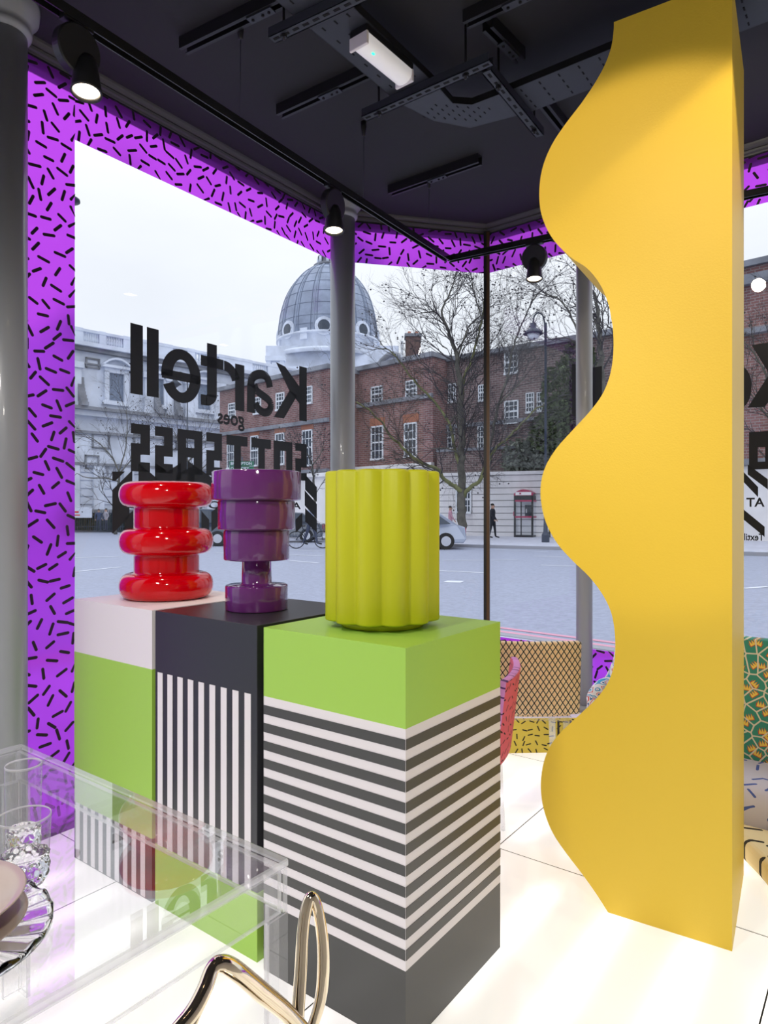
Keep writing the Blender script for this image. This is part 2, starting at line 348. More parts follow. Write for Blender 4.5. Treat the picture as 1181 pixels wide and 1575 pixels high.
M['joint'] = mat('floor_joint', (.34,.34,.31), .8)
# road blue noise speckle stays in the asphalt colour

# ================================================================ SETTING
def clip(poly, a, b):                                    # keep the side of line a->b that is to the right
    out = []; n = len(poly)
    side = lambda p: (b.x-a.x)*(p.y-a.y)-(b.y-a.y)*(p.x-a.x)
    for i in range(n):
        p, q = poly[i], poly[(i+1) % n]; sp, sq = side(p), side(q)
        if sp <= 0: out.append(p)
        if sp*sq < 0: out.append(p+(q-p)*(sp/(sp-sq)))
    return out
fl = MB().prism(ROOM[::-1], -.30, -.0221); floor = fl.build('floor', M['joint']); tag(floor, kind='structure')
pw = 1.03; NB = Vector((.8, -.6))
for i in range(-5, 4):
    for j in range(-3, 6):
        a0 = 2.54 + pw*i + .0022; a1 = a0 + pw - .0044; b0 = -1.318 + pw*j + .0022; b1 = b0 + pw - .0044
        poly = [E2*a+NB*b for a, b in ((a0,b0),(a0,b1),(a1,b1),(a1,b0))]
        for k in range(len(ROOM)):
            if poly: poly = clip(poly, ROOM[k], ROOM[(k+1) % len(ROOM)])
        if len(poly) > 2:
            o = MB().prism(poly, -.022, 0).build('floor_panel', [M['floor'], M['joint']], floor, recalc=True)
            for p in o.data.polygons: p.material_index = 0 if abs(p.normal.z) > .5 else 1
ce = MB().prism(ROOM[::-1], ZC, ZC+.15).build('ceiling', M['ceiling'], recalc=True); tag(ce, kind='structure')
def wall(name, a, b, z0=-.3, z1=ZC+.15, th=.15, m='wall'):
    d = (b-a).normalized(); n = Vector((d.y, -d.x))*-1
    return tag(MB().prism([a, b, b+n*th, a+n*th], z0, z1).build(name, M[m], recalc=True), kind='structure')
wall('wall_right', W3E, RB); wall('wall_back', RB, W1S)
# exterior fascia above the glass
for i, (a, b, pl) in enumerate(((W1S, C1, W1), (C1, C2, W2), (C2, W3E, W3))):
    n = pl.n; MBx = MB().prism([a+n*.03, b+n*.03, b+n*.09, a+n*.09], 3.302, ZC+.45)
    tag(MBx.build('trim_%d' % (i+1), M['black_metal'], recalc=True), kind='structure')
# cornice moulding: a stepped profile swept along the three glass walls
prof = [(0,3.328),(.012,3.328),(.015,3.336),(.026,3.340),(.030,3.350),(.027,3.356),(.040,3.362),(.048,3.371),(.052,3.38),(0,3.38)]
def miter(pts, off):                                     # inset a polyline by off (to its right)
    out = []
    for i, p in enumerate(pts):
        d0 = (pts[i]-pts[i-1]).normalized() if i > 0 else None; d1 = (pts[i+1]-pts[i]).normalized() if i < len(pts)-1 else None
        if d0 is None: n = Vector((d1.y, -d1.x)); out.append(p+n*off)
        elif d1 is None: n = Vector((d0.y, -d0.x)); out.append(p+n*off)
        else:
            n0 = Vector((d0.y, -d0.x)); n1 = Vector((d1.y, -d1.x)); nn = (n0+n1).normalized(); out.append(p+nn*off/max(.3, nn.dot(n0)))
    return out
line = [W1S, C1, C2, W3E]
co = MB(); rows = [[(q.x, q.y, z) for q in miter(line, o)] for o, z in prof]
for i in range(len(rows)-1):
    co.add(rows[i]+rows[i+1], [(k, k+1, 5+k, 4+k) for k in range(3)])
tag(co.build('trim_4', M['cornice'], recalc=True), kind='structure')
# ---- windows: glass panes, slim frames, purple printed film
def film_piece(mb, pl, t0, t1, z0, z1):
    mb.add([pl.p(t0,z0,-.006), pl.p(t1,z0,-.006), pl.p(t1,z1,-.006), pl.p(t0,z1,-.006)], [(0,1,2,3)], 0)
def dashes(mb, pl, rects, pitch=.057, ln=.021, r=.0068, seed=1):
    rnd = random.Random(seed)
    for (t0, t1, z0, z1) in rects:
        pts = []; n = int((t1-t0)*(z1-z0)/pitch**2*1.0)
        tries = 0
        while tries < n*40 and len(pts) < n:
            tries += 1; t = rnd.uniform(t0, t1); z = rnd.uniform(z0, z1)
            if any((t-q[0])**2+(z-q[1])**2 < (pitch*.88)**2 for q in pts): continue
            a = rnd.uniform(0, math.pi)
            pts.append((t, z))
            ca, sa = math.cos(a), math.sin(a); l2 = ln*rnd.uniform(.85, 1.1)
            loop = []
            for k in range(5): an = -math.pi/2+math.pi*k/4; loop.append((l2+r*math.cos(an), r*math.sin(an)))
            for k in range(5): an = math.pi/2+math.pi*k/4; loop.append((-l2+r*math.cos(an), r*math.sin(an)))
            P = [(min(max(t+x*ca-y*sa, t0), t1), min(max(z+x*sa+y*ca, z0), z1)) for x, y in loop]
            if max(p[0] for p in P)-min(p[0] for p in P) < .004 or max(p[1] for p in P)-min(p[1] for p in P) < .004: continue
            mb.add([pl.p(x, y, -.0085) for x, y in P], [tuple(range(10))], 1)
def window(name, pl, a, b, rects, seed, z0=0.0):
    t0 = (a-pl.o).dot(pl.d); t1 = (b-pl.o).dot(pl.d)
    root = setempty(name)
    MB().pbox(pl, t0+.012, t1-.012, z0+.03, 3.325, 0, .010).build('pane', M['glass'], root, recalc=True)
    fr = MB().pbox(pl, t0, t1, z0, z0+.03, -.012, .03).pbox(pl, t0, t1, 3.322, 3.335, -.012, .03); fr.build('window_frame', M['black_metal'], root, recalc=True)
    fm = MB()
    for q in rects: film_piece(fm, pl, *q)
    dashes(fm, pl, rects, seed=seed)
    o = fm.build('window_film', [M['film'], M['print']], root); o['label'] = 'purple frosted film printed with black dashes'
    return root
w1a = (W1S-W1.o).dot(W1.d); w1b = (C1-W1.o).dot(W1.d)
tl = .018
w1 = window('window_1', W1, W1S, C1, [(-.75, tl, .03, 3.325), (tl, w1b-.01, 3.055, 3.325), (tl, w1b-.01, .03, .545), (-3.0, -.75, 3.055, 3.325)], 3)
w2a = (C1-W2.o).dot(W2.d); w2b = (C2-W2.o).dot(W2.d)
w2 = window('window_2', W2, C1, C2, [(w2a+.01, w2b-.01, 3.055, 3.325), (w2a+.01, w2b-.01, .25, .545)], 5, .2)
w3 = window('window_3', W3, C2, W3E, [(.01, 4.1, 3.055, 3.325), (.01, 4.1, .25, .545)], 8, .0)
# black mullion with a bronze face where windows two and three meet
mu = MB().box((C2.x, C2.y-.02, 0), 0.040, .07, 3.33, math.radians(-12)); mu.box((C2.x+.003, C2.y-.057, 0), .020, .006, 3.325, math.radians(-12), 1)
tag(mu.build('trim_5', [M['black_metal'], mat('bronze_strip', (.10,.055,.028), .35, metal=.3)]), kind='structure')
# raised window platform with yellow dashed front
PL = [Vector(q) for q in ((-.12,3.90),(1.30,3.955),(1.46,4.03),(.70,4.65),(-.22,4.42))]
pf = MB().prism(PL, 0, .197).build('trim_6', M['white'], recalc=True); tag(pf, kind='structure')
def uvpanel(name, a, b, z0, z1, m, parent=None, th=.006):
    o = MB().add([(a.x,a.y,z0),(b.x,b.y,z0),(b.x,b.y,z1),(a.x,a.y,z1)], [(0,1,2,3)]).build(name, m, parent); uv = o.data.uv_layers.new(name='UVMap'); Lh = (b-a).length
    for i, c in enumerate(((0,0),(Lh,0),(Lh,z1-z0),(0,z1-z0))): uv.data[i].uv = c
    md = o.modifiers.new('solid', 'SOLIDIFY'); md.thickness = th; md.offset = 0; return o
yp = uvpanel('platform_front', PL[0]+Vector((0,-.005)), PL[1]+Vector((0,-.005)), .0, .20, M['ydash'], pf); yp['label'] = 'yellow panel printed with short black dashes'

# ---- lettering on the glass (vinyl, read from the street so mirrored from inside)
def vinyl_poly(mb, pl, pts, o=-.004): mb.add([pl.p(t, z, o) for t, z in pts], [tuple(range(len(pts)))])
def vinyl_px(mb, pl, pts): vinyl_poly(mb, pl, [pl.tz(u, v) for u, v in pts])
def stroke_px(mb, pl, pts, wd):                          # constant-width stroke along points already in plane metres
    for i in range(len(pts)-1):
        a, b = Vector(pts[i]), Vector(pts[i+1]); d = (b-a).normalized(); n = Vector((-d.y, d.x))*wd/2; e = d*(wd*.04 if 0 < i else 0)
        vinyl_poly(mb, pl, [tuple(a-n-e), tuple(b-n), tuple(b+n), tuple(a+n-e)])
def ring(mb, pl, cx, cz, rx, rz, wd, a0, a1, n=22, wz=None):
    wz = wz or wd
    for i in range(n):
        A = a0+(a1-a0)*i/n; B = a0+(a1-a0)*(i+1)/n
        P = [(cx+(rx)*math.cos(A), cz+rz*math.sin(A)), (cx+rx*math.cos(B), cz+rz*math.sin(B)), (cx+(rx-wd)*math.cos(B), cz+(rz-wz)*math.sin(B)), (cx+(rx-wd)*math.cos(A), cz+(rz-wz)*math.sin(A))]
        vinyl_poly(mb, pl, P)
def rect(mb, pl, t0, t1, z0, z1): vinyl_poly(mb, pl, [(t0,z0),(t1,z0),(t1,z1),(t0,z1)])
def textmesh(body):
    c = bpy.data.curves.new('t', 'FONT'); c.body = body; c.size = 1; c.offset = .022; c.resolution_u = 3; o = bpy.data.objects.new('t', c); COL.objects.link(o)
    dg = bpy.context.evaluated_depsgraph_get(); me = bpy.data.meshes.new_from_object(o.evaluated_get(dg)); bpy.data.objects.remove(o)
    vs = [v.co.copy() for v in me.vertices]; fs = [tuple(p.vertices) for p in me.polygons]; bpy.data.meshes.remove(me)
    x0 = min(v.x for v in vs); x1 = max(v.x for v in vs); y0 = min(v.y for v in vs); y1 = max(v.y for v in vs)
    return [((v.x-x0)/(x1-x0), (v.y-y0)/(y1-y0)) for v in vs], fs
def mirrored_text(mb, pl, body, tL, tR, z0, z1, o=-.004, mirror=True, mi=0):
    vs, fs = textmesh(body)
    mb.add([pl.p((tR-(tR-tL)*x) if mirror else (tL+(tR-tL)*x), z0+(z1-z0)*y, o) for x, y in vs], fs, mi)
zt, zb = 2.306, 1.968; zx = 2.228; T = W1.t
def wordmark(pl, T, zt, zb, zx, xs, name, parent):
    out = []
    S = (zt-zb)/.338
    def fin(k, mb): o = mb.build(name, M['vinyl'], parent); out.append(o)
    (l1, l2, e_, t_, r_, a_, K_) = xs
    for a, b in (l1, l2): m_ = MB(); rect(m_, pl, T(a), T(b), zb, zt); fin('l', m_)
    st = T(l1[1])-T(l1[0]) if l1[1]-l1[0] > 5 else .062*S
    # e
    a, b = T(e_[0]), T(e_[1]); m_ = MB(); c = (a+b)/2; rx = (b-a)/2; rz = (zx-zb)/2+.008*S; cz = (zx+zb)/2
    ring(m_, pl, c, cz, rx, rz, st, math.radians(-8), math.radians(186), 24, st*.78); ring(m_, pl, c, cz, rx, rz, st, math.radians(205), math.radians(360), 18, st*.78)
    rect(m_, pl, a+.004, b-.01, cz-.026*S, cz+.020*S); fin('e', m_)
    # t
    a, b = T(t_[0]), T(t_[1]); m_ = MB(); x1 = a+(b-a)*.70; x0 = x1-st*.98
    rect(m_, pl, x0, x1, zb+.05*S, zx+.075*S); rect(m_, pl, a+.0, b, zx-.052*S, zx+.004*S)
    ring(m_, pl, x0-.005, zb+.062*S, x1-x0+.005, .062*S, st, math.radians(270), math.radians(360), 8, .055*S); rect(m_, pl, a, x0, zb, zb+.056*S); fin('t', m_)
    # r
    a, b = T(r_[0]), T(r_[1]); m_ = MB(); rect(m_, pl, b-st, b, zb, zx)
    ring(m_, pl, a+.006, zx-.13*S, b-st*.45-a, .132*S, st*.9, math.radians(20), math.radians(92), 10, .055*S); fin('r', m_)
    # a
    m_ = MB(); w_ = .058*S; G = lambda x, y: pl.tz(185+x/3.847, 477+y/3.847)
    def pth(q, wd): p = smooth_path([(*G(*k), 0) for k in q], 5); stroke_px(m_, pl, [(k.x, k.y) for k in p], wd)
    vinyl_poly(m_, pl, [G(745,602), G(793,611), G(797,440), G(748,435)])
    pth([(768,450),(776,405),(800,385),(830,380),(858,392),(874,420),(882,458)], w_*.9); pth([(790,440),(805,478),(840,505),(870,528),(888,556),(882,590),(862,606),(836,602),(812,580),(797,550)], w_*.82)
    fin('a', m_)
    # K
    a, b = T(K_[0]), T(K_[1]); m_ = MB(); rect(m_, pl, b-st, b, zb, zt)
    vinyl_poly(m_, pl, [G(918,308), G(998,480), G(1062,560), G(1062,460), G(972,334)]); vinyl_poly(m_, pl, [G(998,476), G(905,633), G(966,641), G(1044,505)])
    fin('K', m_); return out
LT = setempty('trim_7'); LT['label'] = 'mirrored black vinyl lettering on the left window'
wordmark(W1, T, zt, zb, zx, ((199.7,219),(225,243.3),(247,308),(308,343),(343,375),(379,423),(420,471)), 'letter', LT)
gm = MB(); mirrored_text(gm, W1, 'goes', T(334), T(375.4), 1.4+126*(W1.px(354,650).y)/F, 1.4+149.5*(W1.px(354,650).y)/F); gm.build('letter', M['vinyl'], LT)
B0, B1 = 1.596, 1.826                                    # block line
def bl(u0, u1, cuts, zz0=B0, zz1=B1, pl=W1, TT=None, parent=LT):
    TT = TT or T; a, b = TT(u0), TT(u1); m_ = MB(); xs = sorted({0, 1}|{c[0] for c in cuts}|{c[1] for c in cuts}); ys = sorted({0, 1}|{c[2] for c in cuts}|{c[3] for c in cuts})
    for i in range(len(xs)-1):
        for j in range(len(ys)-1):
            mx, my = (xs[i]+xs[i+1])/2, (ys[j]+ys[j+1])/2
            if any(c[0] < mx < c[1] and c[2] < my < c[3] for c in cuts): continue
            rect(m_, pl, a+(b-a)*xs[i], a+(b-a)*xs[i+1], zz1-(zz1-zz0)*ys[j+1], zz1-(zz1-zz0)*ys[j])
    return m_.build('letter', M['vinyl'], parent)
Sc = [(0,.5,.21,.41),(.5,1,.64,.80)]
bl(200.4,230,Sc); bl(237.5,265,Sc); bl(272.3,310.5,[(.34,.66,.20,.40),(.36,.64,.62,1)]); bl(316.4,340.7,Sc)
bl(347.6,380,[(0,.34,.24,1),(.68,1,.24,1)]); bl(386,416,[(0,.34,.24,1),(.68,1,.24,1)]); bl(420,449,[(.34,.66,.25,.78)]); bl(453.5,471,Sc)
def cap_stroke(mb, pl, a, b, wd):                        # slanted bar with upright cut ends
    (t0, z0), (t1, z1) = pl.tz(*a), pl.tz(*b); h = wd/2
    vinyl_poly(mb, pl, [(t0, z0-h), (t1, z1-h), (t1, z1+h), (t0, z0+h)])
def hatch(pl, items, wd, parent):
    for it in items:
        m_ = MB(); cap_stroke(m_, pl, it[0], it[1], wd*(it[2] if len(it) > 2 else 1)); m_.build('hatch_bar', M['vinyl'], parent)
vz = lambda x, y: (90+x/2.88, 620+y/2.88)
hatch(W1, [(vz(236,435),vz(325,345)), (vz(236,530),vz(312,455)), (vz(290,560),vz(345,508)), (vz(352,312),vz(440,385)), (vz(425,312),vz(475,345)), (vz(475,345),vz(540,300),.8),
           (vz(520,362),vz(600,320)), (vz(570,300),vz(680,375)), (vz(1090,350),vz(1142,405),.9), (vz(1088,420),vz(1142,480),.9), (vz(1090,495),vz(1142,545),.8),
           (vz(630,520),vz(665,560)), (vz(675,525),vz(712,495)), (vz(1048,545),vz(1078,515),.8)], .105, LT)
m_ = MB(); vinyl_px(m_, W1, [vz(236,303),vz(292,303),vz(250,345),vz(236,345)]); m_.build('hatch_bar', M['vinyl'], LT)
m_ = MB(); yy = W1.px(330,778).y; mirrored_text(m_, W1, 'A TRIBUTE TO MEMPHIS', T(196), T(462), 1.4+5*yy/F, 1.4+17*yy/F); m_.build('letter', M['vinyl'], LT)
# right-hand window lettering
LR = setempty('trim_8'); LR['label'] = 'mirrored black vinyl lettering on the right window'
T3 = W3.t
def rl(pts): m_ = MB(); vinyl_px(m_, W3, pts); m_.build('letter', M['vinyl'], LR)
rl([(908,566),(926,563),(926,640),(908,640)]); rl([(880,560),(902,562),(902,640),(880,640)])
rl([(1156,531),(1181,527),(1205,520),(1212,566),(1181,572)]); rl([(1150,627),(1176,626),(1205,590),(1200,556),(1186,571)]); rl([(1212,512),(1232,506),(1232,640),(1212,636)])
m_ = MB(); ta, tb = T3(1122), T3(1156); za, zb3 = W3.tz(1150,563)[1], W3.tz(1150,627)[1]
ring(m_, W3, (ta+tb)/2, (za+zb3)/2, (tb-ta)/2, (za-zb3)/2, .10, math.radians(-120), math.radians(120), 20, .05); m_.build('letter', M['vinyl'], LR)
bl(1152,1190,[(.36,.66,.42,.80)], W3.tz(1165,722)[1], W3.tz(1165,664)[1], W3, T3, LR)
hatch(W3, [((1143,733),(1166,757)),((1142,790),(1176,818)),((1150,722),(1181,745))], .055, LR)
m_ = MB(); yy = W3.px(1160,772).y; mirrored_text(m_, W3, 'AT I', T3(1138), T3(1176), 1.4+8*yy/F, 1.4+22*yy/F); m_.build('letter', M['vinyl'], LR)
m_ = MB(); mirrored_text(m_, W3, 'Textile', T3(1138), T3(1175), 1.4-44*yy/F, 1.4-33*yy/F); m_.build('letter', M['vinyl'], LR)

# ---- round posts
def post(u, Y, r, z0, label, zt=ZC):
    x = (u-CX)/F*Y; root = empty('round_post', (x, Y, z0), label, 'post', group=None)
    MB().lathe((x,Y,0), [(r,z0),(r,zt-.12)], 40).build('shaft', M['post'], root)
    MB().lathe((x,Y,0), [(r,zt-.135),(r*1.18,zt-.125),(r*1.22,zt-.11),(r*1.12,zt-.10),(r*1.2,zt-.085),(r*1.5,zt-.055),(r*1.55,zt-.02),(r*1.55,zt)], 40).build('capital', M['post'], root)
    MB().lathe((x,Y,0), [(r*1.25,z0),(r*1.25,z0+.03),(r,z0+.04)], 40).build('base_collar', M['post'], root)
post(527, 4.27, .078, 0, 'thick grey round post behind the green fluted vessel')
post(898.5, 4.10, .0485, .197, 'slim grey round post standing behind the yellow column')
post(7, 2.62, .080, 0, 'grey round post at the left edge beside the purple film')

# ================================================================ PLINTHS
def plinth(root_loc, label, faces, side=.530, h=1.047, group=None):
    """root at the near corner; local x runs along -E1 (right-near), y along E2. body + printed panels"""
    rz = math.atan2(-.6, .8)
    r = empty('display_plinth', (*root_loc, 0), label, 'plinth', rz)
    faces(r, side, h); return r
def band(root, s, z0, z1, m, name='band', bevel=0, label=None):
    o = MB().box((-s/2, s/2, z0), s, s, z1-z0).build(name, M[m], root, local=True, bevel=bevel)
    if label: o['label'] = label
    return o
def inlay(root, x0, x1, z0, z1, side, m, s, name='stripe'):
    if side == 'front': b = MB().box(((x0+x1)/2-s, -.0006, z0), x1-x0, .0016, z1-z0)
    else: b = MB().box((.0006, (x0+x1)/2, z0), .0016, x1-x0, z1-z0)
    return b.build(name, M[m], root, local=True)
def f1(r, s, h):
    band(r, s, 0, .227, 'black', label='black lower band'); band(r, s, .227, .835, 'green', label='lime green middle band'); band(r, s, .835, h, 'white', label='off-white top band')
    w_ = (s-.055)/17
    for k in range(9): inlay(r, .014+k*2*w_, .014+(k*2+1)*w_, 0.004, .227, 'front', 'white', s)
def f2(r, s, h):
    band(r, s, 0, .215, 'green', label='lime green bottom band'); band(r, s, .215, h, 'black', bevel=.002, label='black upper body')
    w_ = (s-.044)/17
    for k in range(9): inlay(r, .016+k*2*w_, .016+(k*2+1)*w_, .215, .830, 'front', 'white', s)
def f3(r, s, h):
    band(r, s, 0, .209, 'dark', label='charcoal bottom band'); band(r, s, .209, .837, 'white', label='off-white middle body'); band(r, s, .837, h, 'green', label='lime green top band')
    w_ = (.837-.209)/23
    for k in range(11):
        for sd in ('front', 'side'): inlay(r, .001, s-.001, .209+(2*k+1)*w_, .209+(2*k+2)*w_, sd, 'dark', s)
P3 = Vector((.056, 1.752)); P2 = Vector((-.394, 2.100)); P1 = Vector((-.832, 2.425))
plinth(P1, 'far plinth, white over lime green, under the red ringed vase', f1)
plinth(P2, 'middle plinth, black with upright white stripes, under the purple vase', f2)
plinth(P3, 'nearest plinth with horizontal charcoal and white stripes under a lime top', f3)
# ---- vessels on the plinths
ZP = 1.047
c = Vector((-.899, 2.80, ZP)); r_ = empty('ringed_vase', c, 'glossy red vase with three bulging rings on the white-topped plinth', 'vase')
def torusprof(z0, z1, rin, rout, n=16):
    out = []; zc = (z0+z1)/2; hz = (z1-z0)/2
    for i in range(n+1):
        a = -math.pi/2+math.pi*i/n; ca = max(0, math.cos(a)); out.append((rin+(rout-rin)*ca**.62, zc+hz*math.sin(a)))
    return out
pr = torusprof(0, .104, .130, .187)+[(.130,.115),(.130,.172)]+torusprof(.180, .286, .130, .187)+[(.130,.297),(.130,.362)]+torusprof(.372, .476, .130, .187)
MB().lathe(c, pr+[(.118,.474),(.112,.46),(.110,.30)], 72).build('vase_body', M['red'], r_)
c = Vector((-.463, 2.46, ZP)); r_ = empty('stepped_vase', c, 'glossy purple stepped goblet vase on the black plinth', 'vase')
def drum(r, z0, z1, b=.005): return [(r-b,z0),(r-b*.3,z0+b*.3),(r,z0+b),(r,z1-b),(r-b*.3,z1-b*.3),(r-b,z1)]
pr = drum(.112,0,.090)+[(.058,.093),(.054,.098),(.053,.178)]+drum(.118,.180,.288)+drum(.138,.290,.394)+drum(.160,.396,.500)
MB().lathe(c, pr+[(.150,.498),(.146,.46),(.146,.42)], 72).build('vase_body', M['purple'], r_)
c = Vector((-.005, 2.115, ZP)); r_ = empty('fluted_stool', c, 'lime fluted drum stool standing on the nearest plinth', 'stool')
lob = lambda r, a, z: r - .024*(1-math.sqrt(math.sin(6*(a+math.pi/2-.0))**2+.02))*(1 if r > .14 else 0)
MB().lathe(c, [(.05,.020),(.150,.0205),(.170,.021),(.178,.024),(.180,.028),(.180,.470),(.178,.475),(.172,.478),(.05,.4785)], 288, rad=lob).build('fluted_body', M['lime'], r_)
MB().lathe(c, [(.118,0),(.128,.003),(.130,.021)], 64).build('foot_ring', M['lime'], r_)

# ================================================================ YELLOW COLUMN
KN = Vector((1.109, 2.154)); fd = Vector((-.8406, .5415)); kd = Vector((.5227, .8525)); kd.normalize()
kp = Plane(KN, fd, kd)
wave_px = [(944,35),(943.5,48),(940,72),(930,100),(914,129),(893,160),(870,190),(850,220),(836,252),(830,283),(830,315),(837,343),(852,370),(878,396),(902,412),(922,436),(935,466),(940,490),(943,512),(943,545),(938,577),(926,607),(906,634),(882,660),(857,688),(840,715),(832,742),(832,772),(840,805),(857,836),(880,862),(905,886),(925,912),(939,940),(945,970),(946,1002),(942,1032),(930,1058),(908,1084),(882,1108),(857,1132),(841,1158),(833,1188),(832,1220),(838,1252),(851,1283),(872,1314),(895,1344),(917,1375),(935,1404.5)]
wp = [kp.tz(u, v) for u, v in wave_px]; wp[-1] = (wp[-1][0], 0.0)
top = 3.105; wp[0] = (wp[0][0], top)
wp = [tuple(q) for q in smooth_path([(a, b, 0) for a, b in wp], 4)]; wp = [(q[0], q[1]) for q in wp]
dep = .535; yc = MB(); n = len(wp); DV = 6
fr = [kp.p(t, z, 0) for t, z in wp]; bk = [kp.p(t, z, dep) for t, z in wp]; nr = [kp.p(0, z, 0) for t, z in wp]; nb = [kp.p(0, z, dep) for t, z in wp]
yc.add(fr+nr, [(i, i+1, n+i+1, n+i) for i in range(n-1)]); yc.add(bk+nb, [(i, n+i, n+i+1, i+1) for i in range(n-1)])
yc.add(fr+bk, [(i, n+i, n+i+1, i+1) for i in range(n-1)], 0, True); yc.add(nr+nb, [(i, i+1, n+i+1, n+i) for i in range(n-1)])
yc.add([fr[0], nr[0], nb[0], bk[0]], [(0,1,2,3)]); yc.add([fr[-1], nr[-1], nb[-1], bk[-1]], [(0,3,2,1)])
o = yc.build('wavy_column', M['yellow']); tag(o, 'tall yellow freestanding column with a wavy left edge', 'column')
off = Vector((KN.x, KN.y, 0))
for v in o.data.vertices: v.co -= off
o.location = off

# ================================================================ TABLE
TC = Vector((-.186, 1.329)); ZT = .72; trz = math.atan2(-.6, .8)
tb = empty('acrylic_table', (TC.x, TC.y, 0), 'clear acrylic table in the bottom left corner of the picture', 'table', trz)
TL, TW = 1.10, 1.00                                      # local x: right-near; table spans x -TL..0, y -TW..0
def edgeface(o, lim=.02):                                # narrow sheet edges get the whiter material that stands in for piped light
    for p in o.data.polygons:
        vs_ = [o.data.vertices[i].co for i in p.vertices]; L_ = sorted((vs_[i]-vs_[(i+1) % len(vs_)]).length for i in range(len(vs_)))
        if len(vs_) == 4 and L_[0] < lim: p.material_index = 1
    return o
def tbl(name, b, bevel=.002): return edgeface(b.build(name, [M['acrylic'], M['edge']], tb, local=True, bevel=bevel, seg=1))
M['acrylic_top'] = mat_clear('clear_acrylic_top', (.985,.985,.99), .15, 1.0, .02)
o = tbl('table_top', MB().box((-TL/2, -TW/2, ZT-.016), TL, TW, .016), .003); o.data.materials[0] = M['acrylic_top']
ap = .085
for cx, cy, sx, sy in ((-TL/2, -.0085, TL, .012), (-TL/2, -TW+.0085, TL, .012), (-.0085, -TW/2, .012, TW-.034), (-TL+.0085, -TW/2, .012, TW-.034)):
    tbl('apron', MB().box((cx, cy, ZT-.018-ap), sx-.002, sy, ap))
for sx in (0, 1):
    for sy in (0, 1):
        x = -.031 if not sx else -TL+.031; y = -.031 if not sy else -TW+.031
        m_ = MB(); a = .030; q = 1 if not sx else -1; s2 = 1 if not sy else -1
        X0, Y0 = x+q*a, y+s2*a; w_ = .056; k = .012
        pts = [(X0,Y0),(X0-q*w_,Y0),(X0-q*w_,Y0-s2*k),(X0-q*k,Y0-s2*k),(X0-q*k,Y0-s2*w_),(X0,Y0-s2*w_)]
        m_.prism(pts, 0, ZT-.018-ap-.001); edgeface(m_.build('leg', [M['acrylic'], M['edge']], tb, local=True, bevel=.002, seg=1))
# ---- things on the table
def glass_vessel(name, u, Y, prof_out, prof_in, label, cat, bumps=None):
    x = (u-CX)/F*Y; c = (x, Y, ZT); r = empty(name, c, label, cat)
    zs = .056; wall = [p for p in prof_out if p[1] > zs-.01]; top = prof_out[-1]
    MB().lathe(c, wall, 64, cap=False).build('bowl', M['acrylic'], r)
    MB().lathe(c, [(top[0]-.0022, top[1]-.001),(top[0]-.0022, top[1]),(top[0]-.001, top[1]+.0012),(top[0], top[1]),(top[0], top[1]-.003)], 64, cap=False).build('rim', M['edge'], r)
    base = [p for p in prof_out if p[1] <= zs]; k = base[-1][0]
    MB().lathe(c, [(.001,0)]+base+[(k*.9,.057),(k*.6,.050),(.001,.047)], 96, rad=bumps, cap=False).build('bubble_base', M['crystal'], r, merge=True, recalc=True); return r
def bub(r, a, z):                                        # moulded bubbles on the lower wall
    if z > .062 or r < .012: return r
    k = math.sin(a*11+ (0 if int(z/.013) % 2 else math.pi))*math.sin(math.pi*(z % .013)/.013)
    return r*(1+.045*k)
zz = [i*.00325 for i in range(0, 19)]
glass_vessel('tumbler', 37, 1.235, [(.030+.012*min(1, z/.02)**.6, z) for z in zz]+[(.043,.075),(.0455,.125)], [(.0440,.1262),(.0425,.125),(.040,.075),(.036,.052),(.025,.046),(.001,.045)], 'clear bubble-based tumbler in front of the tall flute glass', 'glass', bub)
glass_vessel('flute_glass', 36, 1.335, [(.024+.007*min(1, z/.02)**.6, z) for z in zz]+[(.031,.075),(.0335,.182)], [(.0325,.1832),(.031,.182),(.028,.10),(.024,.062),(.012,.052),(.001,.05)], 'tall clear flute glass behind the bubble tumbler', 'glass', bub)
# plates
pc = Vector((-.700, 1.05))
ch = empty('glass_charger', (pc.x, pc.y, ZT), 'clear ribbed charger plate under the beige plates', 'plate')
def rib(r, a, z): return r
cm = MB(); nR, nA = 14, 192; vs = []
for s_ in (0, 1):
    for i in range(nR+1):
        rr = .04+.128*i/nR
        for j in range(nA):
            a = 2*math.pi*j/nA; zq = .006+.012*(i/nR)**2 + (.0035*math.sin(a*20+i*.28) if s_ == 1 else -.006+0)
            vs.append((pc.x+rr*math.cos(a), pc.y+rr*math.sin(a), ZT+max(.0005, zq)+(.004 if s_ else 0)))
B = (nR+1)*nA
fs = [(i*nA+j, i*nA+(j+1)%nA, (i+1)*nA+(j+1)%nA, (i+1)*nA+j) for i in range(nR) for j in range(nA)]
fs2 = [(B+i*nA+j, B+(i+1)*nA+j, B+(i+1)*nA+(j+1)%nA, B+i*nA+(j+1)%nA) for i in range(nR) for j in range(nA)]
fs3 = [(nR*nA+j, nR*nA+(j+1)%nA, B+nR*nA+(j+1)%nA, B+nR*nA+j) for j in range(nA)]+[(j, B+j, B+(j+1)%nA, (j+1)%nA) for j in range(nA)]
cm.add(vs, fs+fs2+fs3, 0, True); cm.build('plate_dish', M['crystal'], ch, recalc=True)
pz = ZT+.022
dp = empty('dinner_plate', (pc.x, pc.y, pz), 'shallow beige plate resting on the clear ribbed charger', 'plate')
MB().lathe((pc.x,pc.y,pz), [(.05,0),(.07,0),(.10,.004),(.129,.014),(.131,.016),(.129,.018),(.10,.009),(.07,.005),(.001,.005)], 72).build('plate_dish', M['beige'], dp)
bw = empty('soup_bowl', (pc.x, pc.y, pz+.006), 'beige bowl on top of the stacked plates', 'bowl')
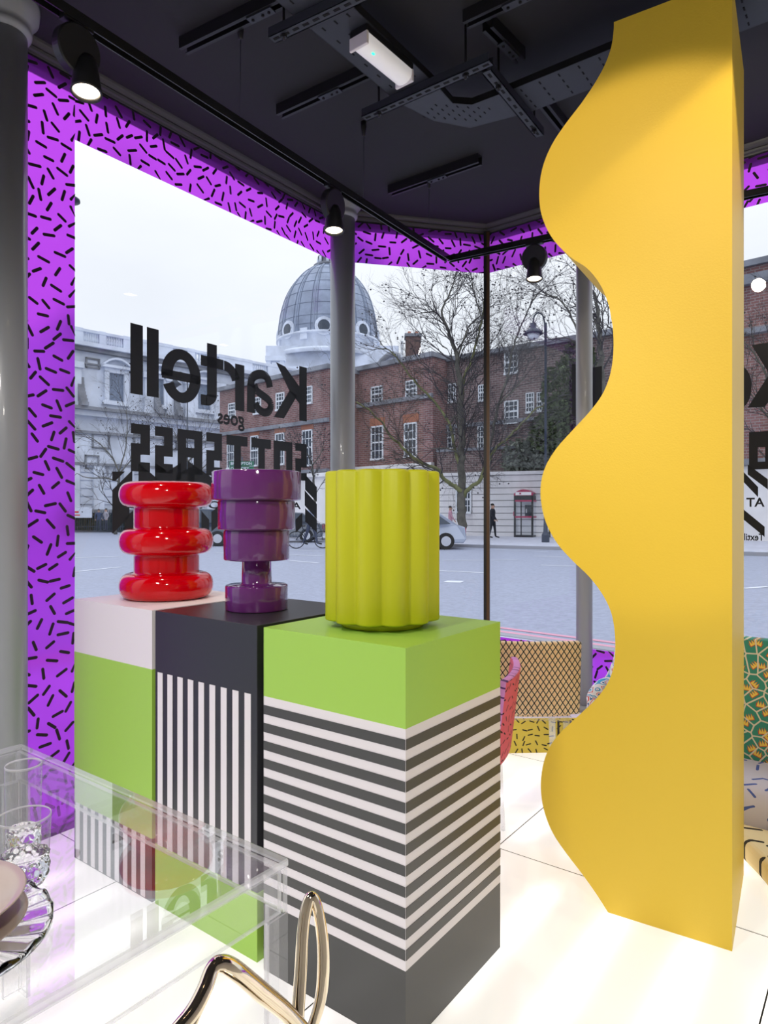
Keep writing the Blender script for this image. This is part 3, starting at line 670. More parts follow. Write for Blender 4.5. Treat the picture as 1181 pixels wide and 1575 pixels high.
MB().lathe((pc.x,pc.y,pz+.006), [(.03,0),(.045,.002),(.075,.010),(.110,.030),(.127,.046),(.1285,.048),(.126,.049),(.105,.034),(.07,.014),(.001,.008)], 72).build('bowl_body', M['beige'], bw)

# ================================================================ GOLD CHAIR (bottom centre)
gc = empty('gold_chair', (-.22, .80, 0), 'gold metallic chair with looping tubular back beside the acrylic table', 'chair')
def gp(u, v, y): return aty(u, v, y)
def gtube(name, pts, r, sq=.62, up=None, n=7): 
    p = smooth_path(pts, n)
    if hasattr(r, '__len__'):
        k = len(r)-1; rr = []
        for i in range(len(p)):
            x = i/(len(p)-1)*k; j = min(int(x), k-1); rr.append(r[j]+(r[j+1]-r[j])*(x-j))
        r = rr
    return MB().tube(p, r, 16, sq=sq, up=up).build(name, M['gold'], gc)
gtube('back_loop', [gp(452,1640,.86), gp(457,1570,.88), gp(462,1500,.90), gp(466,1430,.915), gp(473,1390,.925), gp(481,1381,.93), gp(489,1400,.93), gp(496,1445,.925), gp(497,1495,.915), gp(492,1540,.905), gp(476,1590,.89), gp(450,1650,.86)], [.0085,.009,.0085,.008,.008,.0085,.0085,.0095,.010,.0095,.009,.009], .8)
gtube('back_rail', [gp(230,1640,.70), gp(268,1590,.72), gp(296,1556,.74), gp(314,1522,.76), gp(326,1491,.78), gp(341,1482,.79), gp(362,1492,.80), gp(400,1524,.83), gp(440,1557,.86), gp(480,1600,.88)], [.008,.0085,.009,.009,.0085,.0105,.0125,.0135,.0125,.011], .8)
gtube('back_strut', [gp(322,1500,.775), gp(318,1525,.765), gp(300,1565,.75), gp(288,1600,.74), gp(280,1650,.72)], .0055, .8)
# seat and legs of the chair, below the picture
sm_ = MB()
def seatf(a, b):
    x = -.42+.44*a; y = .36+.42*b; return (x, y, .45-.02*math.sin(math.pi*a)*math.sin(math.pi*b))
sm_.grid(seatf, 12, 12); sm_.build('seat', M['gold'], gc, solid=.018)
gtube('back_rail', [gp(230,1640,.70), (-.30,.70,.62), (-.36,.66,.56), (-.40,.60,.462)], .009)
gtube('back_rail', [gp(452,1640,.86), (-.09,.83,.60), (-.04,.78,.53), (-.005,.72,.462)], .009)
for x, y in ((-.41,.37),(.0,.37),(-.41,.77),(.0,.77)):
    MB().tube([(x,y,.44),(x+(.02 if x > -.2 else -.02), y+(.02 if y > .5 else -.02), .0)], [.014,.010], 12).build('leg', M['gold'], gc)

# ================================================================ PATTERNED CHAIRS WITH CLEAR LEGS
def uvgrid(name, fn, nu, nv, su, sv, m, parent, solid=.03, edge=None):
    o = MB().grid(fn, nu, nv).build(name, [M[m]]+([M[edge]] if edge else []), parent, local=True)
    uv = o.data.uv_layers.new(name='UVMap'); vi = [l.vertex_index for l in o.data.loops]
    for k, i in enumerate(vi): uv.data[k].uv = ((i//(nv+1))/nu*su, (i % (nv+1))/nv*sv)
    md = o.modifiers.new('solid', 'SOLIDIFY'); md.thickness = solid; md.offset = 0
    if edge: md.material_offset_rim = 1
    bv = o.modifiers.new('bev', 'BEVEL'); bv.width = .008; bv.segments = 2; bv.limit_method = 'ANGLE'; bv.angle_limit = 1.2
    return o
def fabric_chair(loc, rz, label, fab, edge, zb=.30, zt=.69, w=.50, curve=.06, legs=True):
    r = empty('fabric_chair', (*loc, 0), label, 'chair', rz)
    # local: back at y=0, seat towards +y
    def back(a, b):
        x = (a-.5)*w; return (x, (x/(w/2))**2*curve + .02 - .04*b, zb+(zt-zb)*b)
    uvgrid('backrest', back, 16, 8, w, zt-zb, fab, r, .032, edge)
    def seat(a, b): return ((a-.5)*(w-.06), .085+b*.40, .445-.008*math.sin(math.pi*a))
    uvgrid('seat', seat, 8, 8, w, .40, fab, r, .05, edge)
    f = MB().box((0, .28, .396), w-.05, .40, .020); f.build('seat_frame', M['acrylic'], r, local=True, bevel=.003)
    for x, y in ((-.20,.08),(.20,.08),(-.20,.46),(.20,.46)):
        k = 1 if x > 0 else -1; q = -1 if y < .2 else 1
        MB().tube([(x,y,.395),(x+k*.015,y+q*.02,0)], [.019,.015], 4, smooth=False).build('leg', M['leg_clear'], r, local=True)
    return r
fabric_chair((.672, 3.17), math.radians(-3), 'chair with a beige diamond lattice backrest near the slim grey post', 'lattice', None, zb=.445, zt=.795, w=.50, curve=.035)
fabric_chair((.517, 2.75), math.radians(74), 'pink dashed fabric chair half hidden behind the striped plinth', 'pink', 'pinkedge', zb=.43, zt=.765, w=.46, curve=.03)

# ---- low patchwork sofa by the right-hand window and the round cushion before it
sd_ = Vector((.777, -.63)); so = Vector((1.19, 3.68)); srz = math.atan2(sd_.y, sd_.x)
sf = empty('lounge_sofa', (so.x, so.y, 0), 'low sofa in patchwork prints behind the yellow column', 'sofa', srz)
def sback(a, b): x = .16+a*1.15; return (x, -.03+.03*b, .20+.60*b)
o = uvgrid('backrest', sback, 10, 10, 1.15, .60, 'flame', sf, .11); o['label'] = 'green backrest with red and yellow flames'
SPth = [(-.09,.235),(-.20,.24),(-.32,.24),(-.39,.235),(-.42,.21),(-.43,.16),(-.43,.06)]; SL_ = [0]
for p, q in zip(SPth, SPth[1:]): SL_.append(SL_[-1]+math.hypot(q[0]-p[0], q[1]-p[1]))
def sseat(a, b): k = round(b*6); return (.16+a*1.15, *SPth[k])
o = uvgrid('seat_cushion', sseat, 8, 6, 1.15, SL_[-1], 'lilac', sf, .03); o['label'] = 'lilac seat cushion with blue dashes'
am = MB()
am.tube(smooth_path([(.03,-.15,.02),(.03,-.16,.30),(.03,-.15,.41),(.04,-.08,.455),(.06,.0,.47),(.10,.03,.58),(.12,.04,.735)], 5), [.05]*10+[.058]*15+[.055]*6, 16)
o = am.build('armrest', M['swirl'], sf, local=True); o['label'] = 'armrest roll in blue, white and red swirl print'
MB().box((.74,-.24,.0), 1.10, .33, .205).build('sofa_base', M['white'], sf, local=True, bevel=.01)
rc = empty('floor_cushion', (so.x, so.y, 0), 'flat cream floor cushion with black dashes right of the column', 'cushion', srz)
cz = MB().prism([(.50,-.455),(.80,-.60),(.875,-.70),(.97,-.85),(1.15,-.95),(1.5,-.95),(1.65,-.70),(1.6,-.455)], 0, .10).build('cushion_body', mat_dash('cream_dash_print', (.85,.72,.42), (.03,.025,.015), 11, .34, .085, 'Object'), rc, local=True, bevel=.03, seg=4, recalc=True)

# ---- black floor spotlight behind the lattice chair
r_ = empty('floor_spotlight', (1.02, 3.82, 0), 'small black floor spotlight by the yellow dashed platform', 'lamp')
MB().tube([(1.02,3.84,.115),(1.035,3.76,.10)], [.045,.05], 20).build('lamp_head', M['black_metal'], r_)
for dx in (-.035, .035): MB().box((1.02+dx, 3.82, 0), .008, .02, .22).build('bracket', M['black_metal'], r_)

# ================================================================ CEILING FITTINGS
ZTk = 2.945
def barseg(mb, a, b, wd, h, z, mi=0):                    # box between 2 plan points
    a = Vector(a[:2]); b = Vector(b[:2]); d = (b-a); rz = math.atan2(d.y, d.x); c = (a+b)/2
    return mb.box((c.x, c.y, z), d.length, wd, h, rz, mi)
# track
K0 = atz(690, 403, ZTk); ta_ = atz(75, 10, ZTk); dA = Vector((ta_.x-K0.x, ta_.y-K0.y)); dA.normalize(); dB = Vector((.80, -.60)); 
tb1 = atz(845, 370, ZTk); dB = Vector((tb1.x-K0.x, tb1.y-K0.y)); dB.normalize()
K2 = Vector((K0.x, K0.y))
tr = empty('lighting_track', (K0.x, K0.y, ZTk), 'black suspended lighting track bending above the windows', 'light track')
tm = MB()
for a, b in ((K2, K2+dA*4.2), (K2, K2+dB*2.6)):
    barseg(tm, a, b, .036, .004, ZTk+.030)
    n_ = Vector((-(b-a).y, (b-a).x)).normalized()*.0155
    barseg(tm, a+n_, b+n_, .005, .032, ZTk); barseg(tm, a-n_, b-n_, .005, .032, ZTk)
    barseg(tm, a, b, .010, .006, ZTk+.020)
tm.build('rail', M['track'], tr)
for tt, dd in ((.24, dA), (1.75, dA), (.9, dA), (3.2, dA), (1.1, dB)):
    q = K2+dd*tt; MB().tube([(q.x,q.y,ZTk+.03),(q.x,q.y,ZC-.02)], .0016, 6).build('suspension_wire', M['slot_grey'], tr)
    MB().lathe((q.x,q.y,0), [(.004,ZC-.075),(.010,ZC-.07),(.014,ZC-.03),(.014,ZC)], 16).build('wire_cone', M['black_metal'], tr)
def track_spot(u, v, d_dir, Y, label, aim, power=0, tilt=0, gap=.0):
    """adapter puck hung under the track, with a cone lamp beneath"""
    q = Vector(((u-CX)/F*Y, Y)); z = ZTk
    r = empty('track_spotlight', (q.x, q.y, z), label, 'spotlight')
    a3 = Vector(aim).normalized()
    side = Vector((d_dir.y, -d_dir.x, 0)).normalized()
    if side.y > 0: side = -side
    pc_ = Vector((q.x, q.y, z-.082)); nrm = (side+Vector((0,0,-.15))).normalized()
    MB().turned(pc_, nrm, [(.068,-.020),(.073,-.016),(.073,.016),(.068,.020)], 48, smooth=False).build('driver_puck', M['black_metal'], r)
    MB().box((q.x, q.y, z-.008), .03, .10, .03, math.atan2(d_dir.y, d_dir.x)+math.pi/2).build('track_adapter', M['black_metal'], r)
    hs = pc_+nrm*.005+Vector((0,0,-.030))+Vector((d_dir.x, d_dir.y, 0))*gap
    he = hs + a3*.100
    MB().turned(hs, a3, [(.0,-.02),(.026,-.02),(.034,0),(.048,.097),(.047,.100),(.042,.100),(.040,.090)], 40, cap=False).build('lamp_cone', M['black_metal'], r)
    MB().turned(hs, a3, [(.020,-.026),(.024,-.022)], 24).build('cone_cap', M['black_metal'], r)
    MB().turned(hs, a3, [(.039,.086),(.039,.090)], 32, smooth=False).build('lamp_lens', M['lens'], r)
    if power:
        ld = bpy.data.lights.new('spot', 'SPOT'); ld.energy = power; ld.color = (1,.85,.66); ld.spot_size = math.radians(70); ld.spot_blend = .6; ld.shadow_soft_size = .03
        lo = bpy.data.objects.new('spot_beam', ld); COL.objects.link(lo); lo.parent = r; lo.location = he+a3*.01-Vector(r.location)
        lo.rotation_mode = 'QUATERNION'; lo.rotation_quaternion = a3.to_track_quat('-Z', 'Y')
    return r
def on_track(u, d):                                      # depth where the track passes pixel column u
    return Plane((K2.x, K2.y), d).o + Plane((K2.x, K2.y), d).d*Plane((K2.x, K2.y), d).t(u)
q = on_track(118, dA); track_spot(118, 0, dA, q.y, 'black track spotlight at the top left beside the grey post', (.05,-.12,-1), 30, gap=-.03)
q = on_track(512, dA); track_spot(512, 0, dA, q.y, 'black track spotlight in front of the thick grey post', (.02,-.10,-1), 30)
q = on_track(822, dB); track_spot(822, 0, dB, q.y, 'black track spotlight nearest to the yellow column', (-.02,-.12,-1), 30)

# ceiling channels (short black unistrut lengths fixed under the ceiling)
def channel(a, b, label, z=ZC-.05, w_=.05, h=.05):
    A = atz(*a, z); B = atz(*b, z); c = (A+B)/2; r = empty('ceiling_channel', (c.x, c.y, z), label, 'channel')
    m_ = MB(); A2, B2 = Vector(A[:2]), Vector(B[:2]); n_ = Vector((-(B2-A2).y, (B2-A2).x)).normalized()*(w_/2-.003)
    barseg(m_, A2, B2, w_, .004, z+h-.004); barseg(m_, A2+n_, B2+n_, .005, h-.004, z); barseg(m_, A2-n_, B2-n_, .005, h-.004, z)
    barseg(m_, A2+n_*.7, B2+n_*.7, .010, .003, z); barseg(m_, A2-n_*.7, B2-n_*.7, .010, .003, z)
    m_.build('channel_body', M['black_metal'], r)
    d = (B2-A2).normalized(); m2 = MB()
    mid = (A2+B2)/2 + d*.02
    barseg(m2, mid-d*.05, mid+d*.07, .034, .005, z-.006); m2.build('fixing_plate', M['slot_grey'], r)
    for k in (-.03,.02,.05): q = mid+d*k; MB().lathe((q.x,q.y,0), [(.006,z-.010),(.006,z-.006)], 10).build('fixing_bolt', M['hole'], r)
channel((282,80), (520,-35), 'black ceiling channel at the top left, above the hanging wire')
channel((430,180), (578,112), 'black ceiling channel between the wire and the batten lamp')
channel((600,300), (738,252), 'black ceiling channel above the corner mullion')
channel((716,40), (860,-28), 'black ceiling channel nearest to the top of the yellow column')
channel((750,45), (800,95), 'short black ceiling channel beside the right hanging rod')
channel((832,158), (905,250), 'black ceiling channel running behind the yellow column')
# slotted struts hung on rods
ZS = 3.18
def strut(a, b, rods, label, n):
    A, B = atz(*a, ZS), atz(*b, ZS); c = (A+B)/2; r = empty('slotted_strut', (c.x,c.y,ZS), label, 'strut'); A2, B2 = Vector(A[:2]), Vector(B[:2]); d = (B2-A2).normalized(); nn = Vector((-d.y, d.x))
    m_ = MB(); barseg(m_, A2, B2, .042, .004, ZS); barseg(m_, A2+nn*.019, B2+nn*.019, .004, .035, ZS); barseg(m_, A2-nn*.019, B2-nn*.019, .004, .035, ZS); m_.build('strut_channel', M['slot_grey'], r)
    for k in range(n):
        q = A2+(B2-A2)*((k+.5)/n); m2 = MB(); barseg(m2, q-d*.013, q+d*.013, .011, .0015, ZS-.0012); m2.build('slot', M['hole'], r)
    for t in rods:
        q = A2+(B2-A2)*t; MB().tube([(q.x,q.y,ZS-.02),(q.x,q.y,ZC)], .005, 8).build('hanging_rod', M['black_metal'], r)
        MB().lathe((q.x,q.y,0), [(.012,ZS-.012),(.012,ZS-.001)], 6, smooth=False).build('nut', M['black_metal'], r)
strut((418,62), (560,-5), (.14,), 'slotted strut hung at the top, left of the batten lamp', 9)
strut((560,183), (755,97), (.13,.82), 'slotted strut crossing below the batten lamp', 14)
strut((748,110), (830,210), (.20,.88), 'slotted strut crossing the right-hand cable tray', 9)
# perforated cable tray with an elbow
ZTr = ZS+.037
trp = empty('cable_tray', (*atz(700,170,ZTr)[:2], ZTr), 'perforated steel cable tray turning a corner under the ceiling', 'cable tray')
a1 = atz(667,127,ZTr); a2 = Vector(a1[:2])-E2*1.25; left = Vector(atz(618,136,ZTr)[:2]); wdt = abs((left-Vector(a1[:2])).dot(NB)); 
wdt = .20
A0 = Vector(a1[:2]); b_in = Vector(atz(784,139,ZTr)[:2])
tray1 = [A0-NB*wdt-E2*1.5, A0-E2*1.5, A0+E2*.03, A0-NB*wdt+E2*.03]
MB().prism(tray1, ZTr, ZTr+.003).build('tray_run', M['slot_grey'], trp, recalc=True)
bi = b_in; out2 = bi+E2*wdt
i1 = A0+E2*.03; o1 = A0-NB*wdt+E2*.03
m1 = Vector(atz(696,159,ZTr)[:2]); m2_ = Vector(atz(726,161,ZTr)[:2]); q1 = Vector(atz(667,186,ZTr)[:2]); q2 = Vector(atz(723,197,ZTr)[:2])
MB().prism([o1, q1, q2, bi+E2*wdt, bi, m2_, m1, i1][::-1], ZTr, ZTr+.003).build('tray_elbow', M['slot_grey'], trp, recalc=True)
tray2 = [bi, bi+E2*wdt, bi+E2*wdt+NB*2.6, bi+NB*2.6]
MB().prism(tray2[::-1], ZTr, ZTr+.003).build('tray_run', M['slot_grey'], trp, recalc=True)
for path in ([A0-E2*1.5, A0, i1, m1, m2_, bi, bi+NB*2.6], [A0-NB*wdt-E2*1.5, o1, q1, q2, bi+E2*wdt, bi+E2*wdt+NB*2.6]):
    m_ = MB()
    for a, b in zip(path, path[1:]): barseg(m_, a, b, .003, .030, ZTr)
    m_.build('tray_flange', M['black_metal'], trp)
hm = MB()
for i in range(18):
    for j in range(3): q = A0-E2*(1.45-i*.085)-NB*(.04+j*.06); barseg(hm, q-E2*.010, q+E2*.010, .006, .001, ZTr-.0012)
for i in range(30):
    for j in range(4): q = bi+NB*(.04+i*.085)+E2*(.03+j*.047); barseg(hm, q-E2*.010, q+E2*.010, .006, .001, ZTr-.0012)
for i in range(6):
    for j in range(4):
        q = (m1+m2_)/2 + (q1-m1)*(.15+.22*j) + (m2_-m1)*(-1.2+i*.55); barseg(hm, q-E2*.008, q+E2*.008, .005, .001, ZTr-.0012)
tag(hm.build('tray_slots', M['hole'], trp), kind='stuff')
# emergency batten lamp
la, lb = atz(552,66,3.16), atz(622,124,3.16); la2, lb2 = Vector(la[:2]), Vector(lb[:2]); d = (lb2-la2).normalized(); cc = (la2+lb2)/2
bt = empty('batten_lamp', (cc.x, cc.y, 3.16), 'clear-covered emergency batten lamp under the cable tray', 'lamp', math.atan2(d.y, d.x)); Lg = (lb2-la2).length
m_ = MB(); m_.box((0,0,.026), Lg+.01, .085, .03); m_.build('housing', M['black_metal'], bt, local=True, bevel=.004)
def diff(a, b):
    an = math.pi*b; return ((a-.5)*Lg, math.cos(an)*.042, .026-math.sin(an)**.6*.045)
m_ = MB().grid(diff, 6, 16); n1 = 17
m_.add([diff(0,j/16) for j in range(17)], [tuple(range(17))]); m_.add([diff(1,j/16) for j in range(17)], [tuple(range(17))[::-1]])
m_.build('diffuser', M['diffuser'], bt, local=True)
m_ = MB().box((-Lg/2+.06,-.02,-.0195), .012, .008, .003); m_.build('indicator_led', M['led'], bt, local=True)
for x in (-Lg/2, Lg/2): MB().box((x,0,-.02), .012, .088, .05).build('end_cap', M['white'], bt, local=True, bevel=.003)

# interior light: spotlights of the tracks behind the camera (aimed at the column and plinths)
def ceil_spot(loc, target, power, size, blend, label, col=(1,.82,.60), soft=.04):
    loc = Vector(loc); a3 = (Vector(target)-loc).normalized()
    r = empty('ceiling_spotlight', loc, label, 'spotlight')
    MB().tube([loc-a3*.12, loc-a3*.11, loc-a3*.004], [.030,.036,.050], 32, cap=True).build('lamp_cone', M['black_metal'], r)
    MB().tube([loc-a3*.003, loc], [.044,.044], 32).build('lamp_lens', M['lens'], r)
    MB().tube([loc-a3*.10, (loc.x,loc.y,ZC)], .006, 8).build('stem', M['black_metal'], r)
    ld = bpy.data.lights.new('spot', 'SPOT'); ld.energy = power; ld.color = col; ld.spot_size = math.radians(size); ld.spot_blend = blend; ld.shadow_soft_size = soft
    lo = bpy.data.objects.new('spot_beam', ld); COL.objects.link(lo); lo.parent = r; lo.location = a3*.015; lo.rotation_mode = 'QUATERNION'; lo.rotation_quaternion = a3.to_track_quat('-Z', 'Y')
ceil_spot((-.25,.75,3.1), (.84,2.32,2.15), 80, 44, .20, 'ceiling spotlight behind the camera aimed at the wavy edge of the column')
ceil_spot((1.42,1.55,3.22), (1.14,2.12,2.15), 36, 62, .15, 'ceiling spotlight close beside the camera grazing the right of the column')
ceil_spot((-1.2,.3,3.0), (-.4,2.3,1.0), 125, 75, .6, 'ceiling spotlight behind the camera aimed at the plinths', (1,.95,.89), .14)
ceil_spot((.3,-1.0,3.05), (.1,1.9,.8), 105, 80, .7, 'ceiling spotlight far behind the camera aimed at the striped plinth', (1,.95,.89), .14)

_p = Vector((1.18, 2.92, 2.95)); _q = Vector((2.017, 3.645, 2.625)); a3 = (_q-_p).normalized()
r_ = empty('ceiling_spotlight', _p, 'ceiling spotlight hidden behind the column whose glow mirrors in the right window', 'spotlight')
MB().turned(_p, a3, [(0,-.10),(.026,-.10),(.034,-.08),(.056,0),(.052,0),(.050,-.01)], 32, cap=False).build('lamp_cone', M['black_metal'], r_)
MB().turned(_p, a3, [(.043,-.014),(.043,-.010)], 24, smooth=False).build('lamp_lens', mat_emit('bright_lens', (1,.9,.74), 200), r_)
MB().tube([_p-a3*.08, (_p.x-a3.x*.08, _p.y-a3.y*.08, ZC)], .006, 8).build('stem', M['black_metal'], r_)

# ================================================================ OUTSIDE: ground
ZR = -.03
g_ = MB().prism([(-90,-30),(90,-30),(90,140),(-90,140)], ZR-.5, ZR); tag(g_.build('road', M['road'], recalc=True), kind='structure')
kn = (Vector((2.34,6.87))-Vector((1.31,7.78))).normalized()
k0 = Vector((1.31,7.78)); kA = k0-kn*3.2; kB = k0+kn*16
kC = kA-W1.d*14
npav = MB().prism([tuple(kC), tuple(kA), tuple(kB), (W3E.x+8, W3E.y-6), tuple(W3E+W3.n*.2), tuple(C2+W2.n*.2), tuple(C1+W2.n*.2), tuple(W1S+W1.n*.2), (W1S.x-3, W1S.y-4)][::-1], ZR, -.002)
tag(npav.build('near_pavement', M['pave'], recalc=True), kind='structure')
kb = MB(); barseg(kb, kA, kB, .16, .035, ZR+.001); barseg(kb, kC, kA, .16, .035, ZR+.001); tag(kb.build('near_kerb', M['kerb']), kind='structure')
FK = [(-60,58),(-12,46.5),(-3,34),(2.2,28),(6.4,25.6),(24,15)]
fp = MB().prism([*FK, (50,14), (70,60), (40,110), (-70,110)][::-1], ZR, .10); tag(fp.build('far_pavement', M['pave'], recalc=True), kind='structure')
fk = MB()
for a, b in zip(FK, FK[1:]): barseg(fk, Vector(a), Vector(b), .18, .115, ZR+.001)
tag(fk.build('far_kerb', M['kerb']), kind='structure')
mk = setempty('road_markings')
def mark(a, b, wpx, m='line'):
    A, B = atz(*a, ZR+.006), atz(*b, ZR+.006); n_ = Vector((-(B-A).y, (B-A).x)).normalized()*wpx/2
    MB().add([(A.x-n_.x,A.y-n_.y,ZR+.006),(B.x-n_.x,B.y-n_.y,ZR+.006),(B.x+n_.x,B.y+n_.y,ZR+.006),(A.x+n_.x,A.y+n_.y,ZR+.006)], [(0,1,2,3)]).build('painted_line', M[m], mk)
for q in (((662,877),(746,881),.12), ((680,862),(796,861),.10), ((820,855),(868,857),.12), ((832,869),(884,871),.12), ((760,845),(842,849),.10), ((685,894),(711,895),.35), ((445,862),(490,866),.12), ((330,850),(497,855),.12), ((440,845),(497,848),.1), ((108,858),(190,856),.14), ((108,880),(185,872),.12), ((1143,852),(1181,849),.12), ((1143,905),(1181,902),.12), ((320,838),(345,838),.1)):
    mark(*q)
off_ = Vector((kn.y, -kn.x)); off_ = off_ if off_.y > 0 else -off_
for o_, wv in ((.28,.09), (.50,.09)):
    a, b = k0-kn*3+off_*o_, k0+kn*14+off_*o_; m_ = MB(); barseg(m_, a, b, wv, .003, ZR+.003); m_.build('red_line', M['redline'], mk)
    a, b = kA-W1.d*13+Vector((-.81,.58))*o_, kA+Vector((-.81,.58))*o_; m_ = MB(); barseg(m_, a, b, wv, .003, ZR+.003); m_.build('red_line', M['redline'], mk)

# ---- facades
def uv_facade(name, pl, t0, t1, z0, z1, m, parent, depth=8):
    """front wall slab with UVs in metres"""
    mb = MB().pbox(pl, t0, t1, z0, z1, 0, -depth); o = mb.build(name, m, parent, recalc=False)
    uv = o.data.uv_layers.new(name='UVMap'); off = Vector((0,0,0)); q = parent
    while q: off += Vector(q.location); q = q.parent
    for l in o.data.loops:
        v = o.data.vertices[l.vertex_index].co+off; d2 = Vector((v.x, v.y))-pl.o; uv.data[l.index].uv = (d2.dot(pl.d)+d2.dot(pl.n)*1.0, v.z)
    return o
def sash(pl, u0, v0, u1, v1, parent, nx=3, ny=4, arch=None, deep=.0):
    uc = (u0+u1)/2; t0, t1 = pl.t(u0), pl.t(u1); z1 = pl.tz(uc, v0)[1]; z0 = pl.tz(uc, v1)[1]
    fr = MB(); k = .07*(t1-t0)+.02
    fr.pbox(pl, t0, t1, z0-.08, z0+.04, 0, .14); fr.pbox(pl, t0, t1, z1-k, z1, 0, .07); fr.pbox(pl, t0, t0+k, z0, z1, 0, .07); fr.pbox(pl, t1-k, t1, z0, z1, 0, .07)
    fr.pbox(pl, t0+k, t1-k, (z0+z1)/2-.05, (z0+z1)/2+.05, 0, .08)
    for i in range(1, nx): t = t0+(t1-t0)*i/nx; fr.pbox(pl, t-.02, t+.02, z0, z1, 0, .05)
    for i in range(1, ny): z = z0+(z1-z0)*i/ny; fr.pbox(pl, t0, t1, z-.02, z+.02, 0, .05)
    w_ = fr.build('window', M['winwhite'], parent)
    MB().pbox(pl, t0+k*.5, t1-k*.5, z0, z1-k*.5, 0, .03).build('pane', M['winglass'], w_)
    if arch: MB().pbox(pl, t0-.1, t1+.1, z1+.01, z1+arch, 0, .03).build('window_arch', M['brickarch'], parent)
# church
CH = Plane((-23.2, 50), (.697, .717), (.717, -.697))
chr_ = empty('stone_church', (-20, 52, 0), 'pale stone church facade with balustraded parapet on the left', 'church')
ct0, ct1 = CH.t(20), CH.t(520)
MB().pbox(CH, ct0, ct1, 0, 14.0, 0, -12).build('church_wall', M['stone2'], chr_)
def chb(name, t0, t1, z0, z1, o, m='stone2'): return MB().pbox(CH, t0, t1, z0, z1, -.1, o).build(name, M[m], chr_)
chb('cornice', ct0, ct1, 13.75, 14.05, .75); chb('cornice', ct0, ct1, 13.45, 13.75, .45, 'stoned'); chb('frieze', ct0, ct1, 12.5, 12.62, .15, 'stoned')
chb('ledge', ct0, ct1, 9.0, 9.25, .9, 'stoned'); chb('ledge', ct0, ct1, 8.6, 9.0, .55); chb('ledge', ct0, ct1, 7.3, 7.5, .25, 'stoned'); chb('ledge', ct0, ct1, 4.9, 5.1, .35, 'stoned'); chb('plinth_course', ct0, ct1, 0, 1.6, .3, 'stoned')
MB().pbox(CH, ct0, ct1, 14.05, 14.25, 0, -.6).build('parapet_rail', M['stone2'], chr_); MB().pbox(CH, ct0, ct1, 14.95, 15.15, .05, -.55).build('parapet_rail', M['stone2'], chr_)
for a, b in ((60,128),(153,163),(190,266),(288,300),(337,388),(412,440),(470,520)): MB().pbox(CH, CH.t(a), CH.t(b), 14.2, 15.2, .02, -.6).build('parapet_pedestal', M['stone2'], chr_)
for a, b in ((128,153),(163,190),(266,288),(300,337),(388,412),(440,470)):
    t0, t1 = CH.t(a), CH.t(b); n_ = 7
    for k in range(n_):
        t = t0+(t1-t0)*(k+.5)/n_; p = CH.p(t, 0, -.2); MB().lathe(p, [(.07,14.25),(.15,14.42),(.08,14.7),(.11,14.95)], 8, cap=False).build('baluster', M['stone2'], chr_)
def ch_window(u0, u1, v0, v1, ped=True):
    t0, t1 = CH.t(u0), CH.t(u1); uc = (u0+u1)/2; z1, z0 = CH.tz(uc, v0)[1], CH.tz(uc, v1)[1]
    fr = MB()
    for q in ((t0-.35,t0,z0-.1,z1+.1),(t1,t1+.35,z0-.1,z1+.1),(t0-.35,t1+.35,z1,z1+.35),(t0-.5,t1+.5,z0-.4,z0-.1)): fr.pbox(CH, *q, 0, .28)
    if ped:
        fr.pbox(CH, t0-.6, t1+.6, z1+.35, z1+.55, 0, .5); c_ = (t0+t1)/2; hw = (t1-t0)/2+.6
        for k in range(10):
            a, b = -1+2*k/10, -1+2*(k+1)/10; f = lambda x: z1+.55+.62*(1-x*x)
            fr.add([CH.p(c_+a*hw, f(a)-.16, .5), CH.p(c_+b*hw, f(b)-.16, .5), CH.p(c_+b*hw, f(b), .5), CH.p(c_+a*hw, f(a), .5), CH.p(c_+a*hw, f(a)-.16, 0), CH.p(c_+b*hw, f(b)-.16, 0), CH.p(c_+b*hw, f(b), 0), CH.p(c_+a*hw, f(a), 0)], [(0,1,2,3),(3,2,6,7),(0,4,5,1)])
    w_ = fr.build('window', M['stone2'], chr_); MB().pbox(CH, t0, t1, z0, z1, 0, .04).build('pane', mat_pane, w_)
mat_pane = mat('dusty_church_glass', (.16,.20,.28), .4, noise=.2, nscale=4)
ch_window(166,189,575,616); ch_window(302,322,592,629); ch_window(236,250,583,621)
ch_window(60,80,567,612)
for u0, u1, v0, v1 in ((131,153,551,567),(199,219,560,575),(141,168,667,690),(205,228,668,690),(250,272,670,692),(130,152,700,722)):
    t0, t1 = CH.t(u0), CH.t(u1); z1, z0 = CH.tz((u0+u1)/2, v0)[1], CH.tz((u0+u1)/2, v1)[1]; fr = MB()
    for q in ((t0,t1,z1-.12,z1),(t0,t1,z0,z0+.12),(t0,t0+.12,z0,z1),(t1-.12,t1,z0,z1)): fr.pbox(CH, *q, 0, .12)
    fr.build('panel_moulding', M['stoned'], chr_)
for u in (113,228,262,290,334): 
    t = CH.t(u); m_ = MB(); m_.pbox(CH, t-.45, t+.45, 9.25, 12.3, 0, .35); m_.pbox(CH, t-.6, t+.6, 12.1, 12.55, 0, .5); m_.pbox(CH, t-.55, t+.55, 9.25, 9.6, 0, .45); m_.build('pilaster', M['stone2'], chr_)
for u in (122,238,268): 
    t = CH.t(u); pts = [(t, 9.25+(2.2)*(k/8), .25+.9*(1-k/8)**2) for k in range(9)]; m_ = MB()
    for (a, za_, oa), (b, zb_, ob) in zip(pts, pts[1:]): m_.pbox(CH, t-.25, t+.25, za_, zb_, 0, oa)
    m_.build('scroll_buttress', M['stoned'], chr_)
